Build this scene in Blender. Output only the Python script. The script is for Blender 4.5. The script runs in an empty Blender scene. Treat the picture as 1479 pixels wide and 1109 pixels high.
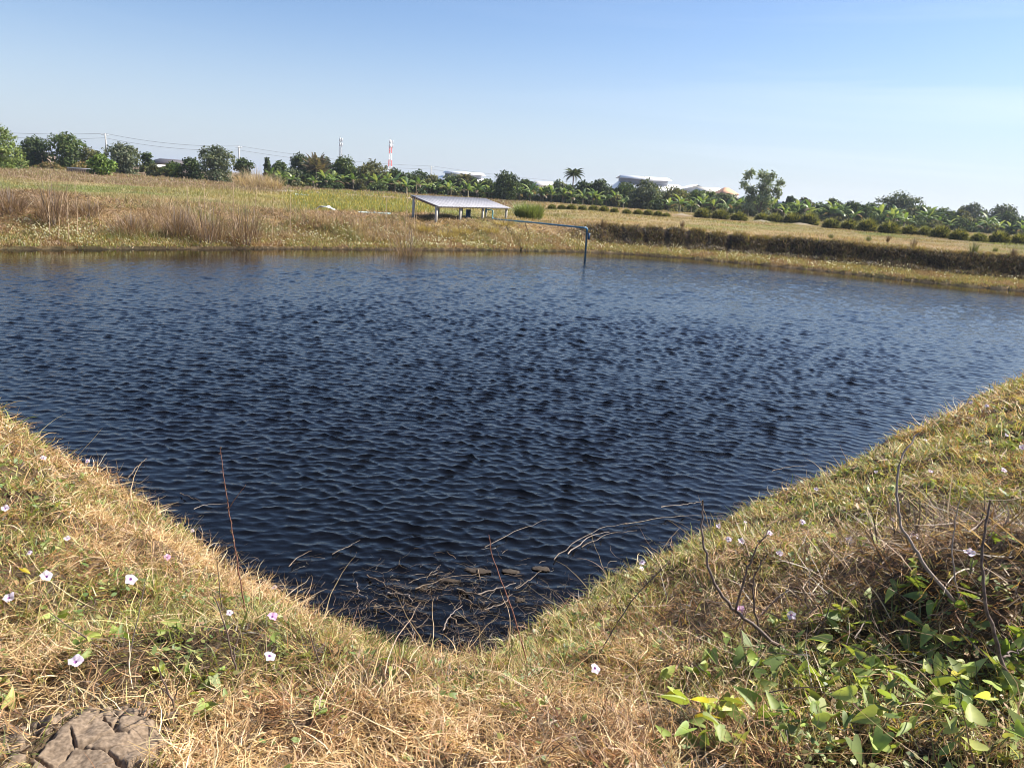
import bpy, math, random
import numpy as np
R = math.radians
rnd = random.Random(7)
rs = np.random.RandomState(11)
S = bpy.context.scene
COL = S.collection

# ------------------------------------------------------------------ camera, sky, sun, exposure
EYE = np.array([0.0, 0.0, 3.2]); F = 1110.0; PITCH = R(14.0); ROLL = R(4.05)
fwd = np.array([0, math.cos(PITCH), -math.sin(PITCH)])
r0 = np.array([1.0, 0, 0]); u0 = np.cross(r0, fwd)
cr = math.cos(ROLL) * r0 + math.sin(ROLL) * u0
cu = -math.sin(ROLL) * r0 + math.cos(ROLL) * u0
cam = bpy.data.objects.new('camera', bpy.data.cameras.new('camera')); COL.objects.link(cam)
from mathutils import Matrix, Vector
m = Matrix.Identity(4)
for i in range(3):
    m[i][0], m[i][1], m[i][2], m[i][3] = cr[i], cu[i], -fwd[i], EYE[i]
cam.matrix_world = m
cam.data.sensor_width = 36; cam.data.lens = 36 * F / 1479.0
cam.data.clip_start = 0.05; cam.data.clip_end = 9000
S.camera = cam

SUN_AZ, SUN_EL = R(73), R(44)          # azimuth clockwise from +Y (the view direction)
W = bpy.data.worlds.new('World'); S.world = W; W.use_nodes = True
wn, wl = W.node_tree.nodes, W.node_tree.links
wn.clear()
sky = wn.new('ShaderNodeTexSky'); sky.sky_type = 'NISHITA'; sky.sun_disc = False
sky.sun_elevation = SUN_EL; sky.sun_rotation = SUN_AZ; sky.air_density = 1.0; sky.dust_density = 0.7; sky.ozone_density = 1.5
bg = wn.new('ShaderNodeBackground'); bg.inputs['Strength'].default_value = 0.080
# thin cirrus veils, streaks stretched along the horizon
tc = wn.new('ShaderNodeTexCoord'); mp = wn.new('ShaderNodeMapping'); mp.inputs['Scale'].default_value = (1.0, 1.3, 17.0); mp.inputs['Location'].default_value = (0.7, 0.2, 1.9)
mp.inputs['Rotation'].default_value = (0, R(-3), 0)
nz = wn.new('ShaderNodeTexNoise'); nz.inputs['Scale'].default_value = 1.6; nz.inputs['Detail'].default_value = 5; nz.inputs['Distortion'].default_value = 0.6
rp = wn.new('ShaderNodeValToRGB'); rp.color_ramp.elements[0].position = 0.50; rp.color_ramp.elements[1].position = 0.80
rp.color_ramp.elements[1].color = (0.22, 0.22, 0.22, 1)
mx = wn.new('ShaderNodeMixRGB'); mx.inputs[2].default_value = (7.0, 7.3, 7.7, 1)
wo = wn.new('ShaderNodeOutputWorld')
gm = wn.new('ShaderNodeVectorMath'); gm.operation = 'MULTIPLY'; gm.inputs[1].default_value = (0.70, 0.795, 0.95)
# whitish air near the horizon
sx = wn.new('ShaderNodeSeparateXYZ'); hz = wn.new('ShaderNodeMapRange'); hz.interpolation_type = 'SMOOTHERSTEP'; hz.inputs['From Min'].default_value = -0.02; hz.inputs['From Max'].default_value = 0.24; hz.inputs['To Min'].default_value = 0.60; hz.inputs['To Max'].default_value = 0.0
hm = wn.new('ShaderNodeMixRGB'); hm.inputs[2].default_value = (4.4, 4.85, 5.6, 1)
wl.new(tc.outputs['Generated'], sx.inputs[0]); wl.new(sx.outputs[2], hz.inputs[0]); wl.new(hz.outputs[0], hm.inputs[0]); wl.new(sky.outputs[0], gm.inputs[0]); wl.new(gm.outputs[0], hm.inputs[1])
wl.new(tc.outputs['Generated'], mp.inputs[0]); wl.new(mp.outputs[0], nz.inputs['Vector']); wl.new(nz.outputs[0], rp.inputs[0])
cmx = wn.new('ShaderNodeMapRange'); cmx.inputs['From Min'].default_value = -0.15; cmx.inputs['From Max'].default_value = 0.45; cmx.inputs['To Min'].default_value = 0.12; wl.new(sx.outputs[0], cmx.inputs[0]); cmm = wn.new('ShaderNodeMath'); cmm.operation = 'MULTIPLY'; wl.new(cmx.outputs[0], cmm.inputs[1]); wl.new(rp.outputs[0], cmm.inputs[0]); wl.new(cmm.outputs[0], mx.inputs[0]); wl.new(hm.outputs[0], mx.inputs[1]); wl.new(mx.outputs[0], bg.inputs['Color']); wl.new(bg.outputs[0], wo.inputs[0])

sun = bpy.data.objects.new('sun', bpy.data.lights.new('sun', 'SUN')); COL.objects.link(sun)
sun.data.energy = 5.0; sun.data.angle = R(0.53); sun.data.color = (1.0, 0.94, 0.84)
sd = Vector((math.sin(SUN_AZ) * math.cos(SUN_EL), math.cos(SUN_AZ) * math.cos(SUN_EL), math.sin(SUN_EL)))
sun.rotation_euler = sd.to_track_quat('Z', 'Y').to_euler()
S.view_settings.view_transform = 'Standard'; S.view_settings.look = 'None'; S.view_settings.exposure = 1.05; S.view_settings.gamma = 1
S.render.engine = 'CYCLES'
S.cycles.use_denoising = True; S.cycles.pixel_filter_type = 'BLACKMAN_HARRIS'; S.cycles.filter_width = 1.0; S.cycles.sample_clamp_indirect = 4.0
S.cycles.max_bounces = 8; S.cycles.transparent_max_bounces = 16; S.cycles.volume_bounces = 0

# ------------------------------------------------------------------ helpers
def ray(px, py):
    px = np.asarray(px, float); py = np.asarray(py, float)
    x = (px - 739.5) / F; y = -(py - 554.5) / F
    return fwd + x[..., None] * cr + y[..., None] * cu
def P(px, py, z=0.0):                     # the place where the sight line meets height z
    d = ray(px, py); t = (z - EYE[2]) / d[..., 2]
    return EYE + d * t[..., None]
def PD(px, py, D):                        # the place on the sight line D metres ahead
    d = ray(px, py); return EYE + d * (D / d[..., 1])[..., None]
def proj(p):
    v = np.asarray(p) - EYE; z = np.maximum(v @ fwd, 1e-3)
    return 739.5 + F * (v @ cr) / z, 554.5 - F * (v @ cu) / z, v @ fwd
def hor(px): return 226 + 0.0708 * px
def sm(x, a, b):
    t = np.clip((x - a) / (b - a), 0, 1); return t * t * (3 - 2 * t)
_lat = {}
def noise(x, y, sc, seed=0):              # smooth value noise 0..1
    if seed not in _lat: _lat[seed] = np.random.RandomState(seed + 100).rand(256, 256)
    L = _lat[seed]; u = np.asarray(x) / sc + 57.3; v = np.asarray(y) / sc + 91.7
    i = np.floor(u).astype(int); j = np.floor(v).astype(int); a = u - i; b = v - j
    a = a * a * (3 - 2 * a); b = b * b * (3 - 2 * b); i &= 255; j &= 255; i1 = (i + 1) & 255; j1 = (j + 1) & 255
    return (L[i, j] * (1 - a) + L[i1, j] * a) * (1 - b) + (L[i, j1] * (1 - a) + L[i1, j1] * a) * b
def fbm(x, y, sc, seed=0, o=4):
    t = 0; w = 0.5; n = 0
    for k in range(o): t = t + w * noise(x, y, sc / 2 ** k, seed + k); n += w; w *= 0.55
    return t / n

def tag(o, label=None, cat=None, group=None, kind=None):
    if label: o['label'] = label
    if cat: o['category'] = cat
    if group: o['group'] = group
    if kind: o['kind'] = kind
    return o
def empty(name, loc=(0, 0, 0), rz=0.0):
    o = bpy.data.objects.new(name, None); COL.objects.link(o); o.location = [float(c) for c in loc]; o.rotation_euler = (0, 0, rz)
    o.empty_display_size = 0.1
    return o
def link(name, me, parent=None, loc=(0, 0, 0)):
    o = bpy.data.objects.new(name, me); COL.objects.link(o); o.parent = parent; o.location = [float(c) for c in loc]
    return o
def npmesh(name, V, Q, mats, col=None, smooth=False, mi=None, uv=None):
    V = np.ascontiguousarray(V, np.float32).reshape(-1, 3); Q = np.ascontiguousarray(Q, np.int32); n, k = Q.shape
    me = bpy.data.meshes.new(name)
    me.vertices.add(len(V)); me.vertices.foreach_set('co', V.ravel())
    me.loops.add(n * k); me.loops.foreach_set('vertex_index', Q.ravel())
    me.polygons.add(n); me.polygons.foreach_set('loop_start', np.arange(0, n * k, k, dtype=np.int32))
    try: me.polygons.foreach_set('loop_total', np.full(n, k, np.int32))
    except Exception: pass
    if smooth: me.polygons.foreach_set('use_smooth', np.ones(n, bool))
    for mt in (mats if isinstance(mats, (list, tuple)) else [mats]): me.materials.append(mt)
    if mi is not None: me.polygons.foreach_set('material_index', np.asarray(mi, np.int32))
    if col is not None:
        a = me.color_attributes.new('col', 'FLOAT_COLOR', 'POINT')
        c = np.ones((len(V), 4), np.float32); c[:, :3] = col; a.data.foreach_set('color', c.ravel())
    me.update(calc_edges=True)
    return me
def dup(o, parent=None):
    c = o.copy(); COL.objects.link(c)
    if parent: c.parent = parent
    for ch in list(o.children): dup(ch, c)
    return c
class MB:                                 # collects quads
    def __init__(s): s.v = []; s.f = []; s.n = 0
    def add(s, v, f):
        v = np.asarray(v, float); s.v.append(v); s.f += [[i + s.n for i in q] for q in f]; s.n += len(v)
    def box(s, c, d, ax=None):
        d = np.asarray(d, float) / 2; c = np.asarray(c, float)
        k = np.array([[x, y, z] for z in (-1, 1) for y in (-1, 1) for x in (-1, 1)], float) * d
        if ax is not None: k = k @ np.asarray(ax, float)
        s.add(k + c, [[0, 2, 3, 1], [4, 5, 7, 6], [0, 1, 5, 4], [2, 6, 7, 3], [0, 4, 6, 2], [1, 3, 7, 5]])
    def slab(s, top, t):                  # four corners of a sheet, thickness t downwards
        a = np.asarray(top, float); b = a - [0, 0, t]
        s.add(np.vstack([a, b]), [[0, 1, 2, 3], [7, 6, 5, 4], [0, 4, 5, 1], [1, 5, 6, 2], [2, 6, 7, 3], [3, 7, 4, 0]])
    def tube(s, pts, rad, n=6):
        pts = np.asarray(pts, float); rad = np.broadcast_to(rad, (len(pts),)); vs = []; fs = []
        for i, p in enumerate(pts):
            t = pts[min(i + 1, len(pts) - 1)] - pts[max(i - 1, 0)]; t /= np.linalg.norm(t) + 1e-9
            a = np.cross(t, [0, 0, 1] if abs(t[2]) < 0.9 else [1, 0, 0]); a /= np.linalg.norm(a); b = np.cross(t, a)
            for k in range(n):
                g = 2 * math.pi * k / n; vs.append(p + rad[i] * (math.cos(g) * a + math.sin(g) * b))
        for i in range(len(pts) - 1):
            for k in range(n): fs.append([i * n + k, i * n + (k + 1) % n, (i + 1) * n + (k + 1) % n, (i + 1) * n + k])
        for e in (0, len(pts) - 1):
            vs.append(pts[e]); c = len(vs) - 1
            for k in range(0, n, 2): fs.append([c, e * n + k, e * n + (k + 1) % n, e * n + (k + 2) % n])
        s.add(vs, fs)
    def build(s, name, mat, parent=None, loc=(0, 0, 0), smooth=False):
        return link(name, npmesh(name, np.vstack(s.v) - np.asarray(loc, float) * 0, np.array(s.f), mat, smooth=smooth), parent)

def mat(name):
    M_ = bpy.data.materials.new(name); M_.use_nodes = True; n = M_.node_tree.nodes; n.clear(); return M_, n, M_.node_tree.links
def leafmat(name, trans=0.35, rough=0.6, gloss=0.05, attr=True, col=(0.1, 0.15, 0.04), tint=(1, 1, 1), var=0.25, nsc=3.0):
    M_, n, l = mat(name); o = n.new('ShaderNodeOutputMaterial')
    if attr: a = n.new('ShaderNodeAttribute'); a.attribute_name = 'col'; src = a.outputs['Color']
    else: a = n.new('ShaderNodeRGB'); a.outputs[0].default_value = (*col, 1); src = a.outputs[0]
    t = n.new('ShaderNodeTexNoise'); t.inputs['Scale'].default_value = nsc; t.inputs['Detail'].default_value = 3
    g = n.new('ShaderNodeNewGeometry'); l.new(g.outputs['Position'], t.inputs['Vector'])
    mr = n.new('ShaderNodeMapRange'); mr.inputs['From Min'].default_value = 0.3; mr.inputs['From Max'].default_value = 0.7
    mr.inputs['To Min'].default_value = 1 - var; mr.inputs['To Max'].default_value = 1 + var; l.new(t.outputs[0], mr.inputs[0])
    mu = n.new('ShaderNodeVectorMath'); mu.operation = 'SCALE'; l.new(src, mu.inputs[0]); l.new(mr.outputs[0], mu.inputs['Scale'])
    d = n.new('ShaderNodeBsdfDiffuse'); l.new(mu.outputs[0], d.inputs['Color'])
    tr = n.new('ShaderNodeBsdfTranslucent')
    m2 = n.new('ShaderNodeVectorMath'); m2.operation = 'MULTIPLY'; m2.inputs[1].default_value = (1.25, 1.2, 0.6); l.new(mu.outputs[0], m2.inputs[0]); l.new(m2.outputs[0], tr.inputs['Color'])
    mi = n.new('ShaderNodeMixShader'); mi.inputs[0].default_value = trans; l.new(d.outputs[0], mi.inputs[1]); l.new(tr.outputs[0], mi.inputs[2])
    if gloss > 0:
        gl = n.new('ShaderNodeBsdfGlossy'); gl.inputs['Roughness'].default_value = rough; gl.inputs['Color'].default_value = (0.9, 0.9, 0.9, 1)
        m3 = n.new('ShaderNodeMixShader'); m3.inputs[0].default_value = gloss; l.new(mi.outputs[0], m3.inputs[1]); l.new(gl.outputs[0], m3.inputs[2]); l.new(m3.outputs[0], o.inputs[0])
    else: l.new(mi.outputs[0], o.inputs[0])
    return M_
def solid(name, c, rough=0.6, metal=0.0, var=0.15, nsc=4.0, c2=None, bump=0.0):
    M_, n, l = mat(name); o = n.new('ShaderNodeOutputMaterial'); b = n.new('ShaderNodeBsdfPrincipled')
    t = n.new('ShaderNodeTexNoise'); t.inputs['Scale'].default_value = nsc; t.inputs['Detail'].default_value = 6
    g = n.new('ShaderNodeTexCoord'); l.new(g.outputs['Object'], t.inputs['Vector'])
    r_ = n.new('ShaderNodeValToRGB'); e = r_.color_ramp.elements; e[0].position = 0.35; e[1].position = 0.65
    c2 = c2 or tuple(min(1, q * (1 + var)) for q in c)
    e[0].color = (*[q * (1 - var) for q in c], 1); e[1].color = (*c2, 1); l.new(t.outputs[0], r_.inputs[0]); l.new(r_.outputs[0], b.inputs['Base Color'])
    b.inputs['Roughness'].default_value = rough; b.inputs['Metallic'].default_value = metal
    if bump: bu = n.new('ShaderNodeBump'); bu.inputs['Strength'].default_value = bump; l.new(t.outputs[0], bu.inputs['Height']); l.new(bu.outputs[0], b.inputs['Normal'])
    l.new(b.outputs[0], o.inputs[0]); return M_

# ------------------------------------------------------------------ pond outline and terrain
near_px = [(-420, 452), (-200, 505), (0, 598), (55, 632), (120, 672), (190, 712), (260, 765), (330, 812), (392, 852), (455, 880), (520, 915), (585, 945), (650, 955), (700, 948),
           (745, 915), (800, 885), (860, 850), (920, 822), (985, 788), (1050, 752), (1110, 722), (1180, 697), (1250, 660), (1320, 622), (1400, 583), (1479, 550), (1700, 482), (1900, 462)]
far_px = [(1900, 458), (1700, 440), (1479, 421), (1400, 414), (1300, 404), (1200, 393), (1100, 383), (1000, 374), (900, 367), (840, 364), (740, 362), (600, 361), (400, 360), (200, 361), (0, 361), (-300, 359), (-600, 360)]
NR = P(*np.array(near_px, float).T)[:, :2]; FR = P(*np.array(far_px, float).T)[:, :2]
def refine(A, st, amp, seed):
    out = []
    for a, b in zip(A[:-1], A[1:]):
        L = np.linalg.norm(b - a); k = max(1, int(L / st)); nrm = np.array([-(b - a)[1], (b - a)[0]]) / L
        for i in range(k):
            q = a + (b - a) * i / k; out.append(q + nrm * amp * (fbm(q[0], q[1], st * 3, seed, 2) - 0.5) * 2)
    out.append(A[-1]); return np.array(out)
NR = refine(NR, 0.5, 0.12, 3); FR = refine(FR, 1.0, 0.30, 5)
POLY = np.vstack([NR, FR])
def segdist(x, y, A):
    d = np.full(x.shape, 1e9)
    for a, b in zip(A[:-1], A[1:]):
        ab = b - a; L = ab @ ab
        if L < 1e-9: continue
        t = np.clip(((x - a[0]) * ab[0] + (y - a[1]) * ab[1]) / L, 0, 1)
        d = np.minimum(d, (x - a[0] - t * ab[0]) ** 2 + (y - a[1] - t * ab[1]) ** 2)
    return np.sqrt(d)
def inside(x, y, A):
    r_ = np.zeros(x.shape, bool); n = len(A)
    for i in range(n):
        a = A[i]; b = A[(i + 1) % n]
        c = (a[1] > y) != (b[1] > y)
        with np.errstate(divide='ignore', invalid='ignore'): r_ ^= c & (x < (b[0] - a[0]) * (y - a[1]) / (b[1] - a[1]) + a[0])
    return r_
SHED_A = np.array([-4.5, 46.0]); SHED_B = np.array([-0.2, 55.0])
def height(x, y, detail=True):
    dn = segdist(x, y, NR); df = segdist(x, y, FR); ins = inside(x, y, POLY); w = df / (dn + df + 1e-6); w = sm(w, 0.35, 0.65)
    d = np.minimum(dn, df)
    rough = (fbm(x, y, 0.9, 20, 4) - 0.5)
    hn = 1.66 * (1 - np.exp(-(np.maximum(dn, 0) / 1.7) ** 1.2)) + 0.02 + rough * 0.34 * sm(dn, 0.1, 0.9)
    hn += (fbm(x, y, 0.30, 31, 3) - 0.5) * 0.17 * sm(dn, 0.0, 0.5)
    t = sm(x, 1.8, 5.5)
    und = (fbm(x, y, 5.0, 40, 3) - 0.5)
    hl = 0.10 + 0.28 * sm(df, 0.2, 2.0) + 0.80 * sm(df, 1.4, 5.8) + 0.10 * sm(df, 6, 12) + und * 0.5 * sm(df, 1, 4) * (1 - sm(df, 12, 20))
    wob = (fbm(x, y, 2.2, 44, 3) - 0.5) * 1.2
    hr = 0.16 * sm(df, 0.0, 0.15) + 0.26 * sm(df, 0.3, 3.2) + 1.06 * sm(df + wob * 1.2, 3.0, 4.7) + und * 0.12
    hf = hl * (1 - t) + hr * t
    hf += sm(-x, 13.5, 21) * 0.12 * sm(df, 3, 9)
    h = hf * (1 - w) + hn * w
    far = sm(y, 60, 200)
    h = h * (1 - far * (1 - w)) + far * (1 - w) * (1.28 + 0.2 * t)
    r = np.hypot(x, y)
    h = np.where(ins, -0.04 - np.minimum(d * 0.35, 1.3), h)
    return h
def axis(segs):
    out = [segs[0][0]]
    for a, b, s0, s1 in segs:
        t = a; 
        while t < b - 1e-6:
            st = s0 + (s1 - s0) * (t - a) / (b - a); t = min(b, t + st); out.append(t)
    return np.array(out)
gx = axis([(-3000, -300, 500, 60), (-300, -60, 50, 2.5), (-60, -16, 2.0, 0.5), (-16, -8, 0.35, 0.14), (-8, 10, 0.07, 0.07), (10, 18, 0.14, 0.3), (18, 60, 0.4, 1.5), (60, 300, 2.5, 50), (300, 3000, 60, 500)])
gy = axis([(-400, -20, 100, 8), (-20, 0.5, 4, 0.12), (0.5, 13, 0.07, 0.07), (13, 24, 0.12, 0.3), (24, 60, 0.3, 0.45), (60, 160, 0.6, 6), (160, 400, 8, 60), (400, 6000, 80, 900)])
GX, GY = np.meshgrid(gx, gy)
GZ = height(GX, GY)
# soil heaps: debris mound on the near right bank, soil heap behind the plastic sheet, low bund across the far field
def addbump(c, r1, a, seed=60):
    global GZ
    d = np.hypot((GX - c[0]) / r1[0], (GY - c[1]) / r1[1]); GZ = GZ + a * np.exp(-d * d * 1.5) * (0.55 + 0.9 * fbm(GX, GY, r1[0] * 0.5, seed))
addbump(P(1500, 850, 1.6)[:2], (0.9, 1.0), 0.34)
addbump(P(470, 325, 0.9)[:2], (2.2, 1.5), 0.35)
addbump(P(90, 305, 0.9)[:2], (5.5, 1.8), 0.22)
BUND = P(np.array([950., 1100, 1250, 1400, 1600]), np.array([309., 321, 333, 345, 362]), 1.5)[:, :2]
BUND2 = P(np.array([395., 500, 620, 730]), np.array([278., 284, 290, 297]), 1.28)[:, :2]
for B_, hh in ((BUND, 0.28), (BUND2, 0.25)):
    db = segdist(GX, GY, B_); GZ = GZ + hh * np.exp(-(db / 0.8) ** 2)
def ground(x, y):
    x = np.asarray(x, float); y = np.asarray(y, float)
    i = np.clip(np.searchsorted(gx, x) - 1, 0, len(gx) - 2); j = np.clip(np.searchsorted(gy, y) - 1, 0, len(gy) - 2)
    a = np.clip((x - gx[i]) / (gx[i + 1] - gx[i]), 0, 1); b = np.clip((y - gy[j]) / (gy[j + 1] - gy[j]), 0, 1)
    return (GZ[j, i] * (1 - a) + GZ[j, i + 1] * a) * (1 - b) + (GZ[j + 1, i] * (1 - a) + GZ[j + 1, i + 1] * a) * b
def G(px, py, z0=1.3):                    # point of the ground seen at a pixel
    d = ray(float(px), float(py)); t = np.linspace(0.5, 1, 4000) ** 3 * 260 / max(d[1], 1e-3)
    t = np.concatenate([np.linspace(1.0, 15, 1500), np.geomspace(15, 900, 3000)])
    p = EYE + d[None, :] * t[:, None]; k = np.argmax(p[:, 2] <= np.maximum(ground(p[:, 0], p[:, 1]), -0.001))
    return p[k] if k > 0 else p[-1]

# colour of the ground and of what grows on it, by place
def patch(x, y, px, py, rx, ry, z=1.3):
    c = P(float(px), float(py), z)[:2]; return np.exp(-(((x - c[0]) / rx) ** 2 + ((y - c[1]) / ry) ** 2))
def strawness(x, y):
    s = 0.27 + 1.7 * (fbm(x, y, 0.9, 70, 3) - 0.5)
    for a in ((800, 1040, .55, .5), (700, 1060, .6, .4), (560, 1080, .6, .35), (960, 1010, .35, .3), (40, 960, .45, .5), (420, 1060, .5, .3)): s = s + 0.75 * patch(x, y, *a, z=1.5)
    for a in ((220, 790, .6, .5, .6), (420, 860, .3, .25, .3), (60, 640, 1.2, 1., .5), (1330, 925, .22, .16, 1.5)): s = s + 0.55 * patch(x, y, *a)
    for a in ((300, 900, .5, .6, 1.2), (130, 860, .6, .6, 1.2), (760, 930, .4, .3, .7), (1000, 840, .7, .7, .9), (1200, 740, 1.2, 1.4, .9), (1380, 640, 1.5, 1.5, .9), (1250, 1050, .6, .6, 1.6)): s = s - 0.45 * patch(x, y, *a)
    return np.clip(s, 0.03, 1)
def debris(x, y):                         # the heap of dead brown stalks at the right edge
    return np.clip(1.5 * patch(x, y, 1470, 830, 1.0, 0.9, 1.5), 0, 1)
def fieldcol(x, y):
    base = np.array([0.30, 0.21, 0.115]); green = np.array([0.17, 0.18, 0.06]); brown = np.array([0.17, 0.115, 0.075]); yel = np.array([0.40, 0.33, 0.09])
    n1 = fbm(x, y * 0.5, 6, 80, 4); n2 = fbm(x, y, 1.2, 84, 3)
    df = segdist(x, y, FR); df = df + (fbm(x, y, 7, 86, 4) - 0.5) * 16
    g = sm(n1, 0.42, 0.66) * 0.7
    left = sm(-x, -3, 3)
    g = g + left * (sm(df, 9, 12) * (1 - sm(df, 32, 45))) * 0.55 + (1 - left) * (sm(df, 17, 22) * (1 - sm(df, 46, 56))) * 0.35
    g = np.clip(g, 0, 1)[..., None]
    g = g * (0.45 + 0.55 * sm(fbm(x, y * 0.6, 2.4, 88, 3), 0.38, 0.58))[..., None]
    c = base * (1 - g) + green * g
    b = (left * sm(df, 34, 50) * 0.8 * (1 - sm(-x, 20, 80) * 0.2))[..., None]; c = c * (1 - b) + (brown * 1.15) * b
    for cx, cy, rx, ry in [(*P(560., 293., 1.28)[:2], 9, 16), (*P(470., 288., 1.28)[:2], 7, 12)]:
        k = np.exp(-(((x - cx) / rx) ** 2 + ((y - cy) / ry) ** 2))[..., None] * 0.9; c = c * (1 - k) + yel * 0.6 * k
    return c * (0.62 + 0.75 * n2)[..., None]

dnG = segdist(GX, GY, NR); dfG = segdist(GX, GY, FR)
wnear = sm(dfG / (dnG + dfG), 0.4, 0.6)[..., None]
ng = fbm(GX, GY, 0.5, 90, 4)[..., None]
cn = np.array([0.075, 0.052, 0.032]) * (.35 + .65 * sm(dnG, .05, .4))[..., None] * (0.6 + 0.8 * ng) * (1 + 0.9 * strawness(GX, GY)[..., None])
gc = cn * wnear + fieldcol(GX, GY) * (1 - wnear)
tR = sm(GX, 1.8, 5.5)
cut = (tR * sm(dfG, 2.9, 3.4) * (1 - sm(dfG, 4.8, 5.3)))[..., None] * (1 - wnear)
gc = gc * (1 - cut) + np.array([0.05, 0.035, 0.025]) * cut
for B_ in (BUND, BUND2):
    k = (0.8 * np.exp(-(segdist(GX, GY, B_) / 0.55) ** 2))[..., None]; gc = gc * (1 - k) + np.array([0.36, 0.32, 0.26]) * k
gc = gc * (1 - .8 * (1 - sm(dfG, .1, .4)) * (1 - wnear[..., 0]))[..., None]  # shade of the undercut far water edge, painted into the ground colour
gc = np.where((GZ < 0.02)[..., None], np.array([0.03, 0.024, 0.018]), gc)
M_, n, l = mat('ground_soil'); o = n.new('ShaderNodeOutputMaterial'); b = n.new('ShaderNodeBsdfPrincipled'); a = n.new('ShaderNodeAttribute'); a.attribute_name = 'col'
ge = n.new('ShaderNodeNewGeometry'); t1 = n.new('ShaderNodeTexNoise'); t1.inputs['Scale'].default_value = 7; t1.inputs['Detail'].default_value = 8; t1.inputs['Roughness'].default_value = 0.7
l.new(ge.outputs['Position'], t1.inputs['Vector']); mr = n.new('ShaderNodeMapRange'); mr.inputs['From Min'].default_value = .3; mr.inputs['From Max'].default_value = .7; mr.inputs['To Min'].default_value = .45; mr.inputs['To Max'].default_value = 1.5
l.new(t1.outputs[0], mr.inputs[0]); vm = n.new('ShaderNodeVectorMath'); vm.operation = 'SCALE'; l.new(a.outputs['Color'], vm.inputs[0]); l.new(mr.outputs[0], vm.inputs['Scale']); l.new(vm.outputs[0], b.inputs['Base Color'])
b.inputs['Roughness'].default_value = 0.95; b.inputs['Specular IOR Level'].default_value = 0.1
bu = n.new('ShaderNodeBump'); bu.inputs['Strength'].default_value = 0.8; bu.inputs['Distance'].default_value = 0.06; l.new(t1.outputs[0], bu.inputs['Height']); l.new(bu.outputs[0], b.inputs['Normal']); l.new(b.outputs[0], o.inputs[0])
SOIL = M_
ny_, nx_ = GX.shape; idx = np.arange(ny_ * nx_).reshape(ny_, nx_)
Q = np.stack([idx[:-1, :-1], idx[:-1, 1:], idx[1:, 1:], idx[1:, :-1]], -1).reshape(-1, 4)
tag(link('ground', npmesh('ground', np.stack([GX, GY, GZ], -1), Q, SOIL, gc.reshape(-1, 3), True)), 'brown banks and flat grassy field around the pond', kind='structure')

# ------------------------------------------------------------------ water
th = np.concatenate([np.linspace(R(-70), R(-42), 130, endpoint=False), np.linspace(R(-42), R(42), 900, endpoint=False), np.linspace(R(42), R(72), 130)])
rr = np.concatenate([np.geomspace(3.6, 62, 1450), [75, 100]])
TH, RR = np.meshgrid(th, rr); WX = RR * np.sin(TH); WY = RR * np.cos(TH)
dfW = segdist(WX, WY, FR); dnW = segdist(WX, WY, NR)
calm = (0.10 + 0.90 * sm(dfW, 1.0, 9.0)) * (0.45 + 0.55 * sm(dnW, 0.0, 1.6))
gust = 0.74 + 0.50 * fbm(WX * 0.6, WY, 4.5, 200, 3); calm = calm * gust
WZ = np.zeros_like(WX); DX = np.zeros_like(WX); DY = np.zeros_like(WX)
wr = np.random.RandomState(5); WOB = [0.6 * (fbm(WX, WY, 3.0, 210 + k, 2) - 0.5) * 2 for k in range(5)]
for k in range(96):
    lam = 0.04 * (0.48 / 0.04) ** (wr.rand()); ang = R(-90 - 6) + wr.randn() * R(27 if lam > 0.16 else 40)
    kk = 2 * math.pi / lam; amp_s = 0.040 * math.exp(-((math.log(lam / 0.140)) / 0.78) ** 2) + 0.006
    A_ = amp_s / kk; dx, dy = math.cos(ang), math.sin(ang); ph = wr.rand() * 6.28
    f = sm(lam / (RR * 0.0022 + 0.008), 2.2, 4.0)
    wob = WOB[k % 5]
    arg = kk * (dx * WX + dy * WY) + ph + wob * 1.4
    A2 = A_ * calm * f; WZ += A2 * np.sin(arg); DX += 1.5 * dx * A2 * np.cos(arg); DY += 1.5 * dy * A2 * np.cos(arg)
WZ += 34.0 * np.where(WZ > 0, WZ * WZ, 0)
M_, n, l = mat('pond_water_surface'); o = n.new('ShaderNodeOutputMaterial'); b = n.new('ShaderNodeBsdfPrincipled')
b.inputs['Base Color'].default_value = (0.0022, 0.0018, 0.0014, 1); b.inputs['Roughness'].default_value = 0.02; b.inputs['IOR'].default_value = 1.333
ge = n.new('ShaderNodeNewGeometry'); mp = n.new('ShaderNodeMapping'); mp.inputs['Scale'].default_value = (3.5, 8.5, 1); l.new(ge.outputs['Position'], mp.inputs[0])
t1 = n.new('ShaderNodeTexNoise'); t1.inputs['Scale'].default_value = 1.6; t1.inputs['Detail'].default_value = 3; l.new(mp.outputs[0], t1.inputs['Vector'])
at = n.new('ShaderNodeAttribute'); at.attribute_name = 'col'
sp = n.new('ShaderNodeSeparateColor'); l.new(at.outputs['Color'], sp.inputs[0])
mp2 = n.new('ShaderNodeMapping'); mp2.inputs['Scale'].default_value = (2.6, 5.6, 1); mp2.inputs['Rotation'].default_value = (0, 0, R(7)); l.new(ge.outputs['Position'], mp2.inputs[0])
t2 = n.new('ShaderNodeTexNoise'); t2.inputs['Scale'].default_value = 1.25; t2.inputs['Detail'].default_value = 2.5; t2.inputs['Roughness'].default_value = 0.6; l.new(mp2.outputs[0], t2.inputs['Vector'])
b2 = n.new('ShaderNodeBump'); b2.inputs['Distance'].default_value = 0.065; l.new(sp.outputs[1], b2.inputs['Strength']); l.new(t2.outputs[0], b2.inputs['Height'])
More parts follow.
